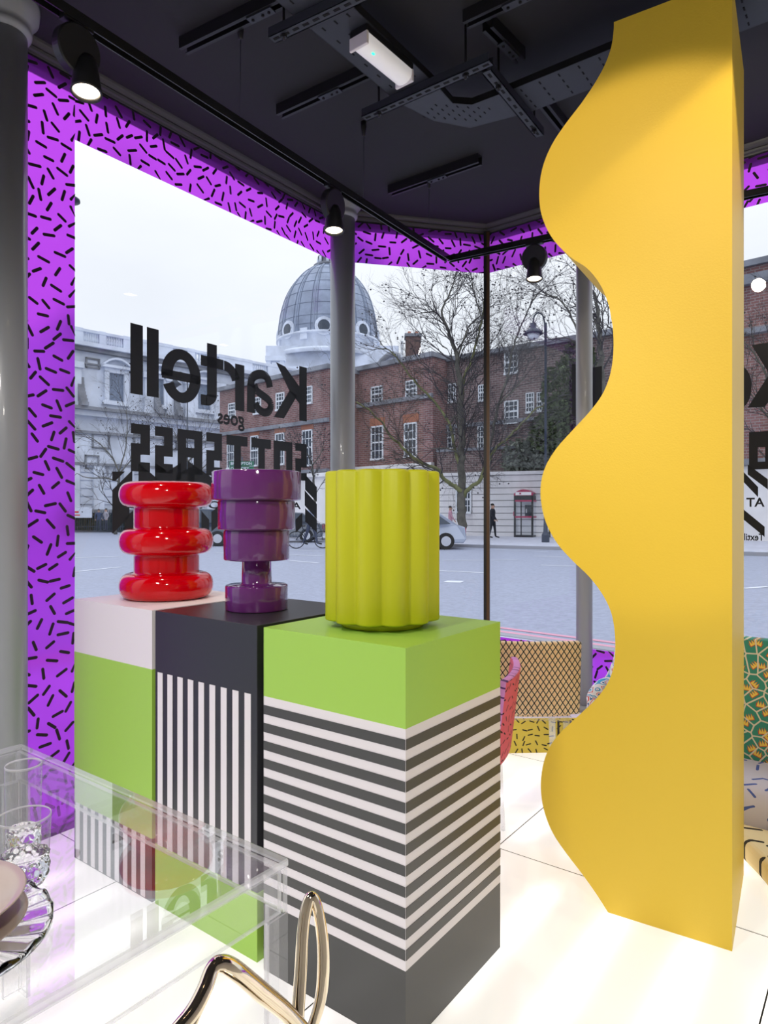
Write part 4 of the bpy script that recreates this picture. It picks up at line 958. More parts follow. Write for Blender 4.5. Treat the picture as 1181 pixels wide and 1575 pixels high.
for u in (112,150,196,235,280,322):
    t = CH.t(u); MB().pbox(CH, t-.4, t+.4, 1.6, 4.9, 0, .3).build('pilaster', M['stone2'], chr_)
    for z in (2.0,2.6,3.2,3.8,4.4): MB().pbox(CH, t+.5, t+1.7, z, z+.5, 0, .09).build('stone_block', M['stone2'], chr_)
# hedge and railing along the church
hd = empty('churchyard_hedge', (-18, 50, .1), 'dark clipped hedge behind railings at the foot of the church', 'hedge')
HP = Plane((-21.5, 47.6), (1, .03), (0, -1)); rnd = random.Random(4); hm = MB(); ht0, ht1 = HP.t(60), HP.t(350)
hm.pbox(HP, ht0, ht1, .1, 1.15, 0, -.5)
for k in range(2600):
    p = HP.p(rnd.uniform(ht0, ht1), rnd.uniform(.15, 1.3), rnd.uniform(-.5, .08)); s_ = .09
    q = Vector((rnd.uniform(-1,1), rnd.uniform(-1,1), rnd.uniform(-1,1))).normalized(); r2 = q.cross(Vector((.3,.5,.8))).normalized(); hm.add([p-q*s_, p+r2*s_, p+q*s_, p-r2*s_], [(0,1,2,3)])
hm.build('foliage', M['leafd'], hd)
rl_ = MB(); rl_.pbox(HP, ht0, ht1, 1.3, 1.35, .25, .29); rl_.pbox(HP, ht0, ht1, .35, .40, .25, .29); rl_.build('rail', M['lampblue'], hd)
for k in range(90): t = ht0+(ht1-ht0)*k/89; MB().pbox(HP, t-.015, t+.015, .1, 1.5, .25, .29).build('railing_bar', M['lampblue'], hd)
nb = empty('notice_board', (*HP.p(HP.t(128), 0, .5)[:2], .1), 'pale notice board with red marks on the church railings', 'sign'); m_ = MB().pbox(HP, HP.t(112), HP.t(146), 1.0, 1.75, .45, .5); m_.build('board', M['stone2'], nb)
for a, b, c_, d_ in ((118,126,1.35,1.45),(116,128,1.15,1.22)): MB().pbox(HP, HP.t(a), HP.t(b), c_, d_, .5, .51).build('red_mark', M['red'], nb)
# dome
DY = 95; dx = (505-CX)/F*DY; S_ = DY/F; zv = lambda v: HC+(CY-v)*S_
dm = empty('church_dome', (dx, DY, 0), 'ribbed grey lead dome with round windows behind the thick post', 'dome')
MB().box((dx+1, DY+2, 0), 17.5, 16, zv(548), 0).build('dome_base', M['stone2'], dm)
DP = [(75.5,529),(76,520),(75.5,510),(73,492),(68.5,473),(62,456),(53,441),(42,428),(31,419),(21,413),(14,411)]
DPm = [(r*S_, zv(v)) for r, v in DP]; DPs = [(q[0], q[1]) for q in smooth_path([(a, b, 0) for a, b in DPm], 3)]
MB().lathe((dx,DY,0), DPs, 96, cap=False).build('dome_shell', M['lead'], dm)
for k in range(16):
    for w_, da, m_n in ((.15,0,'lead'),(.09,.06,'leadd'),(.09,-.06,'leadd')):
        a = 2*math.pi*(k+.5)/16+da; MB().tube([(dx+r*math.cos(a), DY+r*math.sin(a), z) for r, z in DPs], w_*.7, 6).build('dome_rib', M[m_n], dm)
for r, z in DPs[4:26:3]: MB().lathe((dx,DY,0), [(r+.03,z-.03),(r+.06,z),(r+.0,z+.03)], 64, cap=False).build('lead_seam', M['leadd'], dm)
MB().lathe((dx,DY,0), [(6.95,zv(556)),(6.95,zv(532)),(7.25,zv(531)),(7.25,zv(528)),(6.8,zv(526))], 64, cap=False).build('drum', M['stone2'], dm)
MB().lathe((dx,DY,0), [(7.9,zv(560)),(8.1,zv(556)),(7.9,zv(553)),(7.0,zv(552))], 64, cap=False).build('drum_cornice', M['stone2'], dm)
def oculus(az, r0, zc, rr, frm, gls, roff=.0):
    d = Vector((math.cos(az), math.sin(az), 0)); x = Vector((-d.y, d.x, 0)); c = Vector((dx, DY, zc))+d*(r0+roff)
    pts = [c+(x*math.cos(t)+Vector((0,0,1))*math.sin(t))*rr for t in [2*math.pi*i/20 for i in range(21)]]
    w_ = MB().tube(pts, rr*.10, 8).build('round_window', frm, dm); k = MB(); k.add([p+d*.05 for p in pts[:20]], [tuple(range(20))]); k.build('pane', gls, w_)
for k in range(16):
    az = 2*math.pi*k/16; 
    d = Vector((math.cos(az), math.sin(az), 0)); x = Vector((-d.y, d.x, 0)); zc = zv(522)
    if k % 2 == 0:
        b = MB(); b.tube([Vector((dx,DY,zc))+d*6.2, Vector((dx,DY,zc))+d*7.10], 1.22, 24, cap=True, smooth=False); b.build('window_surround', M['stone2'], dm)
        oculus(az, 7.12, zc, .85, M['stone2'], M['winglass'])
    else:
        MB().box(Vector((dx,DY,zv(540)))+d*6.8, .7, 1.0, 1.5, az).build('drum_pier', M['stone2'], dm)
MB().lathe((dx,DY,0), [(2.0,zv(413)),(2.1,zv(410)),(1.2,zv(409)),(1.2,zv(399)),(1.5,zv(398)),(1.5,zv(396)),(.9,zv(392)),(.3,zv(385)),(.1,zv(374))], 24).build('lantern', M['stoned'], dm)
for k in range(8): a = 2*math.pi*k/8; MB().tube([(dx+1.5*math.cos(a), DY+1.5*math.sin(a), zv(410)), (dx+1.4*math.cos(a), DY+1.4*math.sin(a), zv(398))], .2, 8).build('lantern_column', M['stone2'], dm)
# transept gable beside the dome
GP = Plane((2.5, 70), (1, -.25), (-.25, -1)); gb = empty('church_gable', (-1, 70, 0), 'white stone church gable below the dome, right of the thick post', 'gable')
m_ = MB(); P = [GP.px(500,640), GP.px(500,592), GP.px(560,585), GP.px(597,548), GP.px(612,547), GP.px(640,570), GP.px(640,640)]
n = len(P); P2_ = [p+Vector((0,9,0)) for p in P]; m_.add(P+P2_, [tuple(range(n)), tuple(range(n,2*n))[::-1]]+[(i,n+i,n+(i+1)%n,(i+1)%n) for i in range(n)]); m_.build('gable_wall', M['stone2'], gb, recalc=True)
m_ = MB(); tp = smooth_path([GP.px(545,588,.3), GP.px(575,570,.3), GP.px(592,552,.3), GP.px(605,545,.3), GP.px(620,553,.3), GP.px(640,572,.3)], 4); m_.tube(tp, .28, 8); m_.build('gable_moulding', M['stoned'], gb)
m_ = MB(); p = GP.px(420,575); 
kb_ = empty('bell_cote', (*aty(426,560,80)[:2], 0), 'small stone arched bellcote left of the dome', 'bellcote'); c_ = aty(424,552,80)
for dx_ in (-.75,.75): MB().box((c_.x+dx_, 80, 0), .45, .8, c_.z).build('bellcote_pier', M['stone2'], kb_)
MB().box((c_.x, 80, c_.z-.3), 2.3, 1.0, .55).build('bellcote_lintel', M['stone2'], kb_); MB().box((c_.x+2.6, 80, 0), 3.2, 3, c_.z-1.2).build('bellcote_wall', M['stone2'], kb_)

# brick buildings
def brickblock(name, pl, u0, u1, ztop, label, wins, strings, stone=None, m='brick', depth=9, cop='stoned', nx=3):
    r = empty(name, (*pl.p(pl.t((u0+u1)/2), 0)[:2], 0), label, 'building'); t0, t1 = pl.t(u0), pl.t(u1)
    uv_facade('brick_wall', pl, t0, t1, 0, ztop, M[m], r, depth)
    MB().pbox(pl, t0-.1, t1+.1, ztop, ztop+.28, .22, -depth-.1).build('coping', M[cop], r)
    for z0, z1, o_ in strings: MB().pbox(pl, t0, t1+.02, z0, z1, 0, o_).build('string_course', M['stoned'], r)
    if stone: 
        MB().pbox(pl, t0-.02, t1+.05, 0, stone, 0, .12).build('stone_base', M['stone'], r); MB().pbox(pl, t0-.02, t1+.1, stone, stone+.25, 0, .32).build('stone_ledge', M['stone'], r)
    for w_ in wins: sash(pl, *w_[:4], r, nx, 4, w_[4] if len(w_) > 4 else None)
    return r
D0 = (.733, -.680); N0 = (-.680, -.733)
B1 = Plane(((505-CX)/F*42, 42), D0, N0); B2 = Plane(((547-CX)/F*44, 44), D0, N0)
brickblock('brick_house', B1, 338, 506, 10.3, 'red brick building behind the wordmark on the left window', [(352,620,363,642),(391,611,402,636),(425,604,438,630),(471,594,481,620),
   (350,672,361,720,.45),(386,670,398,716,.45),(424,666,438,714,.45),(465,661,481,716,.45)], [(7.0,7.25,.2),(3.9,4.1,.25)], 3.6, depth=3.0)
brickblock('brick_house', B2, 505, 666, 10.5, 'red brick building with a chimney between the thick post and the plane tree', [(571,594,589,619),(624,585,642,612),(571,655,590,706,.5),(622,650,642,702,.5),(515,663,530,712,.5)], [(8.1,8.35,.2)], 4.05, depth=3.0)
chm = empty('brick_chimney', (*aty(634,530,46)[:2], 0), 'square brick chimney stack standing on the brick building', 'chimney'); c_ = aty(635,518,46)
MB().box((c_.x,46,8), 1.0, 1.0, c_.z-8).build('chimney_stack', M['brickarch'] if 0 else mat('chimney_brick', (.14,.09,.085), .9, noise=.3, nscale=5), chm); MB().box((c_.x,46,c_.z-.1), 1.15, 1.15, .2).build('chimney_cap', M['stoned'], chm)
for k in (-.25,.25): MB().lathe((c_.x+k,46,0), [(.14,c_.z),(.11,c_.z+.35)], 10).build('chimney_pot', M['brickarch'], chm)
MB().box((c_.x-.75,46,8), .18, .18, c_.z-8.3).build('downpipe', M['winwhite'], chm)
B3 = Plane(((700-CX)/F*40.3, 40.3), (.779,-.627), (-.627,-.779))
brickblock('dark_brick_house', B3, 664, 1010, 10.4, 'dark brick building behind the bare tree and the street lamp', [(684,656,700,690),(736,592,746,616),(776,540,797,574),(776,616,798,650),(809,604,822,634),(826,603,838,632),(690,590,702,618),(735,655,748,690)], [(6.4,6.6,.15)], None, 'brickd', depth=4)
LWp = Plane(((672-CX)/F*39, 39), (.88,-.475), (-.475,-.88))
lw = empty('low_brick_wing', (4, 39, 0), 'low dark brick wing behind the stone boundary wall', 'building'); uv_facade('brick_wall', LWp, 0, LWp.t(800), 0, 4.85, M['brickd'], lw, .5); MB().pbox(LWp, 0, LWp.t(800), 4.85, 5.0, .12, -.55).build('coping', M['stoned'], lw)
# stone boundary wall in courses
BW = Plane(((600-CX)/F*38.6, 38.6), (.93,-.367), (-.367,-.93))
bwl = empty('stone_boundary_wall', (*BW.p(BW.t(760),0)[:2], 0), 'pale coursed stone boundary wall behind the phone box', 'wall')
bt0, bt1, bt2 = BW.t(600), BW.t(728), BW.t(1010); MB().pbox(BW, bt0, bt2, 0, 3.40, -.06, -.5).build('wall_core', M['stoned'], bwl)
nc = 10
for k in range(nc):
    z0 = 3.38*k/nc; z1 = 3.38*(k+1)/nc-.03
    MB().pbox(BW, bt0, bt1-.02, z0, z1, -.5, -.02).build('stone_course', M['stone'], bwl); MB().pbox(BW, bt1, bt2, z0, z1, -.5, .16).build('stone_course', M['stone'], bwl)
MB().pbox(BW, bt0, bt1, 3.38, 3.56, -.6, .08).build('coping', M['stone'], bwl); MB().pbox(BW, bt1, bt2, 3.38, 3.56, -.6, .26).build('coping', M['stone'], bwl)
sash(BW, 701, 748, 725, 788, bwl, 4, 4)
DB = (.741,-.671); B4 = Plane(((1141-CX)/F*31, 31), DB, (-.671,-.741))
brickblock('tall_brick_house', B4, 1085, 1290, 12.55, 'tall brick building seen through the right-hand window', [(1188,560,1206,600),(1120,565,1134,603)], [(11.7,12.15,.35),(9.45,9.7,.35),(3.5,3.8,.35)], 3.5, 'brick', cop='stoned')

# ---- phone box
PB = Vector(((808-CX)/F*35.3, 35.3)); px_ = empty('phone_box', (PB.x, PB.y, .10), 'black and red glazed telephone box by the stone wall', 'phone box', math.radians(-24))
w_, h_ = .95, 2.15
def pbx(name, b, m, par=px_, lab=None): return b.build(name, M[m], par, local=True)
for x in (-1,1):
    for y in (-1,1): pbx('corner_frame', MB().box((x*w_/2*.95, y*w_/2*.95, 0), .09, .09, h_), 'black_metal')
pbx('floor_tray', MB().box((0,0,0), w_, w_, .1), 'black_metal')
pbx('sign_band', MB().box((0,0,h_-.28), w_, w_, .28), 'black_metal')
rf = MB(); 
for k in range(8):
    a, b = -1+2*k/8, -1+2*(k+1)/8; f = lambda x: h_+.10+.22*(1-x*x)
    rf.add([(a*w_/2*1.05,-w_/2*1.05,f(a)),(b*w_/2*1.05,-w_/2*1.05,f(b)),(b*w_/2*1.05,w_/2*1.05,f(b)),(a*w_/2*1.05,w_/2*1.05,f(a)),(a*w_/2*1.05,-w_/2*1.05,h_),(b*w_/2*1.05,-w_/2*1.05,h_),(b*w_/2*1.05,w_/2*1.05,h_),(a*w_/2*1.05,w_/2*1.05,h_)], [(0,1,2,3),(0,4,5,1),(2,6,7,3)])
M['boxred'] = mat('telephone_red', (.36,.03,.09), .4)
pbx('arched_roof', rf, 'boxred'); m_ = MB().box((0,-w_/2*1.06,h_+.02), w_*.86, .01, .16); pbx('sign_panel', m_, 'white'); pbx('sign_emblem', MB().box((-.16,-w_/2*1.06-.012,h_+.06), .09, .008, .09), 'boxred')
for z in (h_-.32, 1.0):
    pbx('red_rail', MB().box((0,-w_/2,z), w_*.9, .05, .09), 'boxred'); pbx('red_rail', MB().box((w_/2,0,z), .05, w_*.9, .09), 'boxred')
pbx('mullion', MB().box((-.12,-w_/2,.1), .05, .05, h_-.4), 'black_metal')
for x, y, a, b in ((0,-w_/2,w_*.86,.01),(w_/2,0,.01,w_*.86),(-w_/2,0,.01,w_*.86)): pbx('pane', MB().box((x,y,.1), a, b, h_-.42), 'glass')
pbx('telephone', MB().box((.12,.25,1.05), .36, .2, .62), 'slot_grey'); pbx('handset', MB().box((.02,.13,1.25), .05, .05, .22), 'white'); pbx('handle', MB().box((-w_/2-.03,-w_/2,1.1), .04, .05, .22), 'boxred')

# ---- street lamp
SL = Vector(((839-CX)/F*29, 29)); zl = lambda v: HC+(CY-v)*29/F
sl = empty('street_lamp', (SL.x, SL.y, .1), 'dark blue swan-neck street lamp beside the yellow column', 'street lamp')
MB().lathe((SL.x,SL.y,0), [(.13,.1),(.13,.5),(.10,.55),(.075,1.2),(.06,1.3),(.05,zl(520)),(.06,zl(520)),(.06,zl(497)),(.03,zl(496))], 16).build('pole', M['lampblue'], sl)
MB().lathe((SL.x,SL.y,0), [(.17,.1),(.17,.42),(.13,.5)], 8, smooth=False).build('pole_base', M['lampblue'], sl)
pa_ = smooth_path([aty(838,520,29), aty(837.5,498,29), aty(835,486,29), aty(830,481.5,29), aty(825,482,29), aty(821,488,29), aty(820,497,29)], 4)
MB().tube(pa_, .035, 8).build('swan_neck', M['lampblue'], sl); hc_ = aty(820,505,29)
MB().lathe((hc_.x,29,0), [(.05,hc_.z+.25),(.13,hc_.z+.22),(.13,hc_.z+.02),(.20,hc_.z-.02),(.40,hc_.z-.20),(.41,hc_.z-.25),(.30,hc_.z-.26)], 24).build('lamp_hood', M['lampblue'], sl)
MB().lathe((hc_.x,29,0), [(.28,hc_.z-.26),(.24,hc_.z-.40),(.10,hc_.z-.48),(.01,hc_.z-.49)], 20).build('lamp_bowl', M['winwhite'], sl)
# pole with a green direction sign, seen through the left window
sp_ = Vector(((372-CX)/F*27, 27)); sg = empty('direction_sign', (sp_.x, sp_.y, 0), 'green direction sign on a thin pole above the purple vase', 'sign')
MB().lathe((sp_.x,27.05,0), [(.03,0),(.03,3.6)], 10).build('pole', M['lampblue'], sg); SP = Plane((sp_.x, 27), (1,0), (0,-1))
for i, (v0, v1, tx) in enumerate(((709.5,716.5,'BROMPTON'),(717.2,724.2,'ORATORY'),(725,733,'NEXT'))):
    t0, t1 = SP.t(353), SP.t(390.5); z1, z0 = SP.tz(372, v0)[1], SP.tz(372, v1)[1]
    MB().pbox(SP, t0, t1, z0, z1, 0, .02).build('sign_plate', M['signgreen'], sg); m_ = MB(); mirrored_text(m_, SP, tx, t0+.05, t0+.05+len(tx)*.105, z0+.035, z1-.03, .025, False); m_.build('lettering', M['line'], sg)
lp2 = empty('tall_lamp_post', ((288-CX)/F*44, 44, .1), 'thin dark lamp post in front of the church', 'lamp post'); xq = (288-CX)/F*44
MB().lathe((xq,44,0), [(.10,.1),(.08,1.2),(.055,1.3),(.045,HC+(CY-590)*44/F)], 10).build('pole', M['lampblue'], lp2); zq = HC+(CY-590)*44/F
MB().tube(smooth_path([(xq,44,zq),(xq-.1,44,zq+.5),(xq-.5,44,zq+.75),(xq-.8,44,zq+.45)], 5), .035, 8).build('swan_neck', M['lampblue'], lp2); MB().lathe((xq-.8,44,0), [(.04,zq+.45),(.14,zq+.4),(.14,zq+.2),(.42,zq-.05),(.3,zq-.1),(.05,zq-.3)], 18).build('lamp_hood', M['lampblue'], lp2)
lp3 = empty('street_lamp', ((112-CX)/F*30, 30, 0), 'dark street lamp head cut off by the purple film at the left', 'street lamp'); c_ = aty(105,304,30)
MB().lathe((c_.x,30,0), [(.05,c_.z+.35),(.16,c_.z+.3),(.2,c_.z+.08),(.48,c_.z-.05),(.49,c_.z-.14),(.2,c_.z-.2)], 22).build('lamp_hood', M['lampblue'], lp3); MB().lathe((c_.x-1.2,30,0), [(.09,0),(.06,c_.z)], 10).build('pole', M['lampblue'], lp3); MB().tube(smooth_path([(c_.x-1.2,30,c_.z-.1),(c_.x-1.1,30,c_.z+.6),(c_.x-.5,30,c_.z+.95),(c_.x,30,c_.z+.35)], 5), .04, 8).build('swan_neck', M['lampblue'], lp3)

# ---- bare plane trees
def tree(name, base, limbs, label, seed, twn=4, trunk_m='bark', L0=2.2, cat='tree', density=1.0, spread=1.0):
    """limbs: list of (points, r0, r1); twigs sprout along them"""
    rnd = random.Random(seed); r = empty(name, (base.x, base.y, base.z), label, cat)
    for i, (pts, r0, r1) in enumerate(limbs):
        p = smooth_path(pts, 5); n_ = len(p); rr = [r0+(r1-r0)*k/(n_-1) for k in range(n_)]
        for k in range(1, n_-1): p[k] = p[k]+Vector((rnd.uniform(-1,1), rnd.uniform(-1,1), rnd.uniform(-1,1)))*min(.06, r0*.4)
        MB().tube(p, rr, 8).build('trunk' if i == 0 else 'limb', M[trunk_m if i == 0 else ('moss' if r0 > .08 else trunk_m)], r)
    tw = MB()
    def grow(p, d, ln, rad, lev):
        k = 3; pts = [p]; dd = d.copy()
        for i in range(k):
            dd = (dd+Vector((rnd.uniform(-1,1), rnd.uniform(-1,1), rnd.uniform(-.7,1)))*.28).normalized(); pts.append(pts[-1]+dd*ln/k)
        tw.tube(pts, [rad*(1-.22*i) for i in range(k+1)], 3, cap=False, smooth=False)
        if lev <= 0:
            if rnd.random() < .07: q = pts[-1]-Vector((0,0,.12)); s_ = .05; tw.add([q+Vector((s_,0,0)),q+Vector((-s_,0,0)),q+Vector((0,s_,0)),q+Vector((0,-s_,0)),q+Vector((0,0,s_)),q-Vector((0,0,s_))], [(0,2,4),(2,1,4),(1,3,4),(3,0,4),(2,0,5),(1,2,5),(3,1,5),(0,3,5)])
            return
        for i in range(1, k+1):
            for c_ in range(2 if i == k else 1):
                ax = Vector((rnd.uniform(-1,1), rnd.uniform(-1,1), rnd.uniform(-1,1))).normalized(); q = Quaternion(ax, rnd.uniform(.4, .95)); grow(pts[i], (q @ dd).normalized(), ln*rnd.uniform(.55,.75), rad*.58, lev-1)
    for i, (pts, r0, r1) in enumerate(limbs):
        p = smooth_path(pts, 4); n_ = len(p); s0 = .35 if i == 0 else .25
        for k in range(n_):
            f = k/(n_-1)
            if f < s0 or rnd.random() > .62*density+(f > .95)*.6: continue
            rd = r0+(r1-r0)*f; t = (p[min(k+1,n_-1)]-p[max(k-1,0)]).normalized(); ax = Vector((rnd.uniform(-1,1), rnd.uniform(-1,1), rnd.uniform(-1,1))).normalized()
            q = Quaternion(ax, rnd.uniform(.4, 1.1)*spread); grow(p[k], (q @ t).normalized(), L0*rnd.uniform(.6,1.1), max(.02, min(.05, rd*.45)), 3 if rnd.random() < .75 else 2)
    o = tw.build('twigs', M['twig'], r); o['kind'] = 'stuff'
    return r
def PX(seq, y0, jit, seed):
    rnd = random.Random(seed); y = y0; out = []
    for u, v in seq: out.append(aty(u, v, y)); y += jit
    return out
Y = 33.5
tree('bare_tree', Vector(((711-CX)/F*Y, Y, .1)), [
 (PX([(709,838),(711,800),(710,760),(709,720),(710,670),(709,620),(707,585),(702,550),(694,520),(683,495)], Y, 0, 1), .24, .07),
 (PX([(683,495),(680,475),(690,455),(697,435),(699,425)], Y, .1, 1), .06, .02), (PX([(683,495),(668,480),(645,482)], Y, -.2, 1), .05, .02),
 (PX([(709,620),(713,585),(724,555),(733,525),(741,490),(744,462)], Y, .12, 2), .09, .025), (PX([(741,490),(733,465),(727,440),(724,425)], Y, .1, 2), .04, .015),
 (PX([(711,765),(722,750),(738,738),(748,715),(762,690),(785,670),(812,640),(838,620)], Y, -.25, 3), .11, .03),
 (PX([(711,757),(700,748),(684,738),(672,722),(648,712),(622,692),(600,668),(578,640),(548,618)], Y, -.3, 4), .12, .03),
 (PX([(706,715),(700,690),(690,650),(665,615),(640,590),(618,560),(600,540),(580,535)], Y, .2, 5), .09, .02),
 (PX([(748,715),(757,670),(766,625),(780,580),(788,540),(800,505),(815,470),(826,452)], Y-1, .1, 6), .08, .02),
 (PX([(768,620),(790,600),(806,580)], Y-1, .1, 6), .05, .02), (PX([(708,600),(722,585),(742,575)], Y, .1, 6), .05, .02), (PX([(700,560),(714,520),(722,500),(735,495)], Y, .1, 6), .05, .02),
 (PX([(690,655),(700,640),(705,660),(712,700)], Y+.4, .1, 6), .06, .04), (PX([(709,700),(690,690),(660,690)], Y-.5, .1, 6), .05, .02),
 ], 'big bare plane tree in front of the brick buildings', 11, L0=1.9, density=1.25)
Y = 27
tree('bare_tree', Vector(((950-CX)/F*Y, Y, .1)), [
 (PX([(950,843),(948,760),(940,690),(932,630),(926,570),(922,520),(918,480),(914,450)], Y, 0, 1), .20, .05),
 (PX([(928,590),(910,560),(895,530),(880,490),(862,462),(838,452)], Y, .2, 2), .07, .02), (PX([(930,610),(945,570),(960,530)], Y, .2, 3), .07, .02), (PX([(921,510),(905,470),(893,440)], Y, .2, 3), .05, .02), (PX([(895,530),(870,520),(845,522)], Y, .2, 3), .04, .02)],
 'bare tree behind the slim post, mostly hidden by the yellow column', 21, L0=1.7, density=1.2)
Y = 43
tree('bare_tree', Vector(((178-CX)/F*Y, Y, .1)), [(PX([(178,822),(178,790),(180,760),(183,725)], Y, 0, 1), .13, .07), (PX([(183,725),(170,700),(150,680),(132,668)], Y, .1, 1), .05, .02), (PX([(183,725),(192,695),(196,660),(194,630)], Y, .1, 1), .05, .02), (PX([(182,730),(200,710),(220,690)], Y, .1, 1), .05, .02), (PX([(181,740),(160,735),(135,735),(118,728)], Y, .1, 1), .05, .02)], 'small bare tree in front of the church, left of the red vase', 31, L0=1.8, twn=4)
tree('bare_tree', Vector(((292-CX)/F*Y, Y-1, .1)), [(PX([(296,824),(296,790),(294,750),(290,710)], Y-1, 0, 1), .13, .07), (PX([(290,710),(278,690),(268,665)], Y, .1, 1), .05, .02), (PX([(290,710),(303,690),(312,670)], Y, .1, 1), .05, .02), (PX([(292,740),(312,720),(330,700)], Y, .1, 1), .05, .02)], 'small bare tree behind the mirrored block letters', 32, L0=1.7)
Y = 37
tree('bare_tree', Vector(((484-CX)/F*Y, Y, .1)), [(PX([(484,826),(484,780),(483,745),(480,715)], Y, 0, 1), .08, .05), (PX([(480,715),(474,700),(462,690)], Y, .1, 1), .04, .02), (PX([(481,715),(492,700),(497,685)], Y, .1, 1), .04, .02)], 'slender bare tree between the purple vase and the lime stool', 33, L0=1.0)
Y = 24
tree('bare_tree', Vector(((1200-CX)/F*Y, Y, .1)), [(PX([(1205,850),(1204,760),(1200,680),(1196,620)], Y, 0, 1), .15, .07), (PX([(1196,620),(1180,580),(1160,545),(1140,520)], Y, .1, 1), .05, .02), (PX([(1200,660),(1180,640),(1150,600)], Y, .1, 1), .05, .02), (PX([(1196,620),(1200,560),(1190,500)], Y, .1, 1), .05, .02)], 'bare tree outside the right-hand window', 34, L0=1.4)
# ---- ivy and shrub on the brick house
def bush(name, pts, label, seed, n, m='leaf', s0=.13):
    rnd = random.Random(seed); c0 = pts[0][0]; r = empty(name, (c0.x, c0.y, .1), label, 'shrub'); mb = MB()
    for c_, rx, rz in pts:
        for k in range(int(n*rx*rz)):
            d = Vector((rnd.gauss(0,1), rnd.gauss(0,1), rnd.gauss(0,1))).normalized()*rnd.uniform(.55,1)**.5; p = c_+Vector((d.x*rx, d.y*min(rx,.9), d.z*rz)); s_ = s0*rnd.uniform(.6,1.3)
            q = Vector((rnd.uniform(-1,1), rnd.uniform(-1,1), rnd.uniform(-1,1))).normalized(); r2 = q.cross(Vector((.3,.5,.8))).normalized(); mb.add([p-q*s_, p+r2*s_*.7, p+q*s_, p-r2*s_*.7], [(0,1,2,3)])
    mb.build('foliage', M[m], r); st_ = MB()
    for c_, rx, rz in pts: st_.tube([(c_.x,c_.y,.1),(c_.x+.1,c_.y,c_.z)], .05, 6)
    st_.build('stems', M['bark'], r)
bush('ivy_shrub', [(aty(870,600,34.4),1.3,1.5),(aty(880,650,34.2),1.7,1.6),(aty(845,665,34.8),1.1,1.0),(aty(890,560,34.2),.9,1.3),(aty(900,700,34),1.6,1.2)], 'dark ivy climbing the brick building behind the street lamp', 5, 520, 'leaf')
M['leafp'] = mat('pale_leaf', (.19,.21,.17), .7, noise=.3, nscale=5)
bush('flowering_shrub', [(aty(800,700,36.2),1.0,.9),(aty(828,700,36),1.3,1.0),(aty(860,705,35.6),1.3,1.0),(aty(790,712,36.4),.7,.5)], 'pale grey-green shrub above the phone box', 6, 620, 'leafp', .11)

# ---- people
def person(u, Y, h, label, coat, legs, hair=(.02,.015,.012), walk=.0, face=0.0, zb=.10, seat=False):
    x = (u-CX)/F*Y; me = bpy.data.meshes.new('t'); s_ = h/1.75
    J = {'pel':(0,0,.95,.115),'wai':(0,0,1.10,.105),'che':(0,0,1.32,.135),'nec':(0,0,1.50,.052),'hea':(0,-.01,1.60,.085),'top':(0,-.01,1.70,.070)}
    for sd, k in ((-1,'l'),(1,'r')):
        wk = walk*sd
        J.update({'hip'+k:(sd*.09,0,.92,.09),'kne'+k:(sd*.095,-wk*.16-.02*abs(wk),.50,.058),'ank'+k:(sd*.10,-wk*.30+.04*abs(wk),.09,.040),'toe'+k:(sd*.11,-wk*.30-.16,.035,.035),
                  'sho'+k:(sd*.18,0,1.42,.055),'elb'+k:(sd*.24,wk*.12,1.15,.042),'wri'+k:(sd*.24,wk*.12-.12,.93,.028),'han'+k:(sd*.235,wk*.12-.17,.84,.026)})
    nm = list(J); idx = {k: i for i, k in enumerate(nm)}
    E = [('pel','wai'),('wai','che'),('che','nec'),('nec','hea'),('hea','top')]
    for k in 'lr': E += [('pel','hip'+k),('hip'+k,'kne'+k),('kne'+k,'ank'+k),('ank'+k,'toe'+k),('che','sho'+k),('sho'+k,'elb'+k),('elb'+k,'wri'+k),('wri'+k,'han'+k)]
    me.from_pydata([J[k][:3] for k in nm], [(idx[a], idx[b]) for a, b in E], []); o = bpy.data.objects.new('t', me); COL.objects.link(o)
    o.modifiers.new('s', 'SKIN')
    if not me.skin_vertices: me.skin_vertices.new()
    for k in nm: me.skin_vertices[0].data[idx[k]].radius = (J[k][3],)*2
    me.skin_vertices[0].data[0].use_root = True
    sb = o.modifiers.new('b', 'SUBSURF'); sb.levels = 1
    dg = bpy.context.evaluated_depsgraph_get(); m2 = bpy.data.meshes.new_from_object(o.evaluated_get(dg)); bpy.data.objects.remove(o)
    r = empty('person', (x, Y, zb), label, 'person', face); m2.materials.clear()
    for m_ in (M['skin'], mat('coat', coat, .8), mat('trousers', legs, .8), M['tyre']): m2.materials.append(m_)
    for p in m2.polygons:
        c_ = p.center; hand = abs(c_.x) > .18 and c_.z < .93
        p.material_index = 0 if (c_.z > 1.5 or hand) else (3 if c_.z < .08 else (2 if c_.z < .88 and abs(c_.x) < .2 else 1)); p.use_smooth = True
    m2.transform(Matrix.Diagonal((s_*1.18, s_*1.22, s_, 1))); m2.name = 'body'; b = bpy.data.objects.new('body', m2); COL.objects.link(b); b.parent = r
    hm_ = MB(); hm_.grid(lambda a, c: (s_*.098*math.sin(a*math.pi*.50)*math.cos(c*2*math.pi), s_*(.012+.105*math.sin(a*math.pi*.50)*math.sin(c*2*math.pi)), s_*(1.655+.105*math.cos(a*math.pi*.50))), 6, 12); hm_.build('hair', mat('hair', hair, .7), r, local=True)
    fm = MB()
    for sx in (-.032,.032): fm.box((s_*sx, -s_*.098, s_*1.635), .014, .01, .010)
    fm.box((0,-s_*.096,s_*1.565), .04, .01, .008, 0, 0); fm.build('eyes_and_mouth', M['hair'], r, local=True); MB().box((0,-s_*.105,s_*1.585), .022, .03, .035).build('nose', M['skin'], r, local=True)
    return r
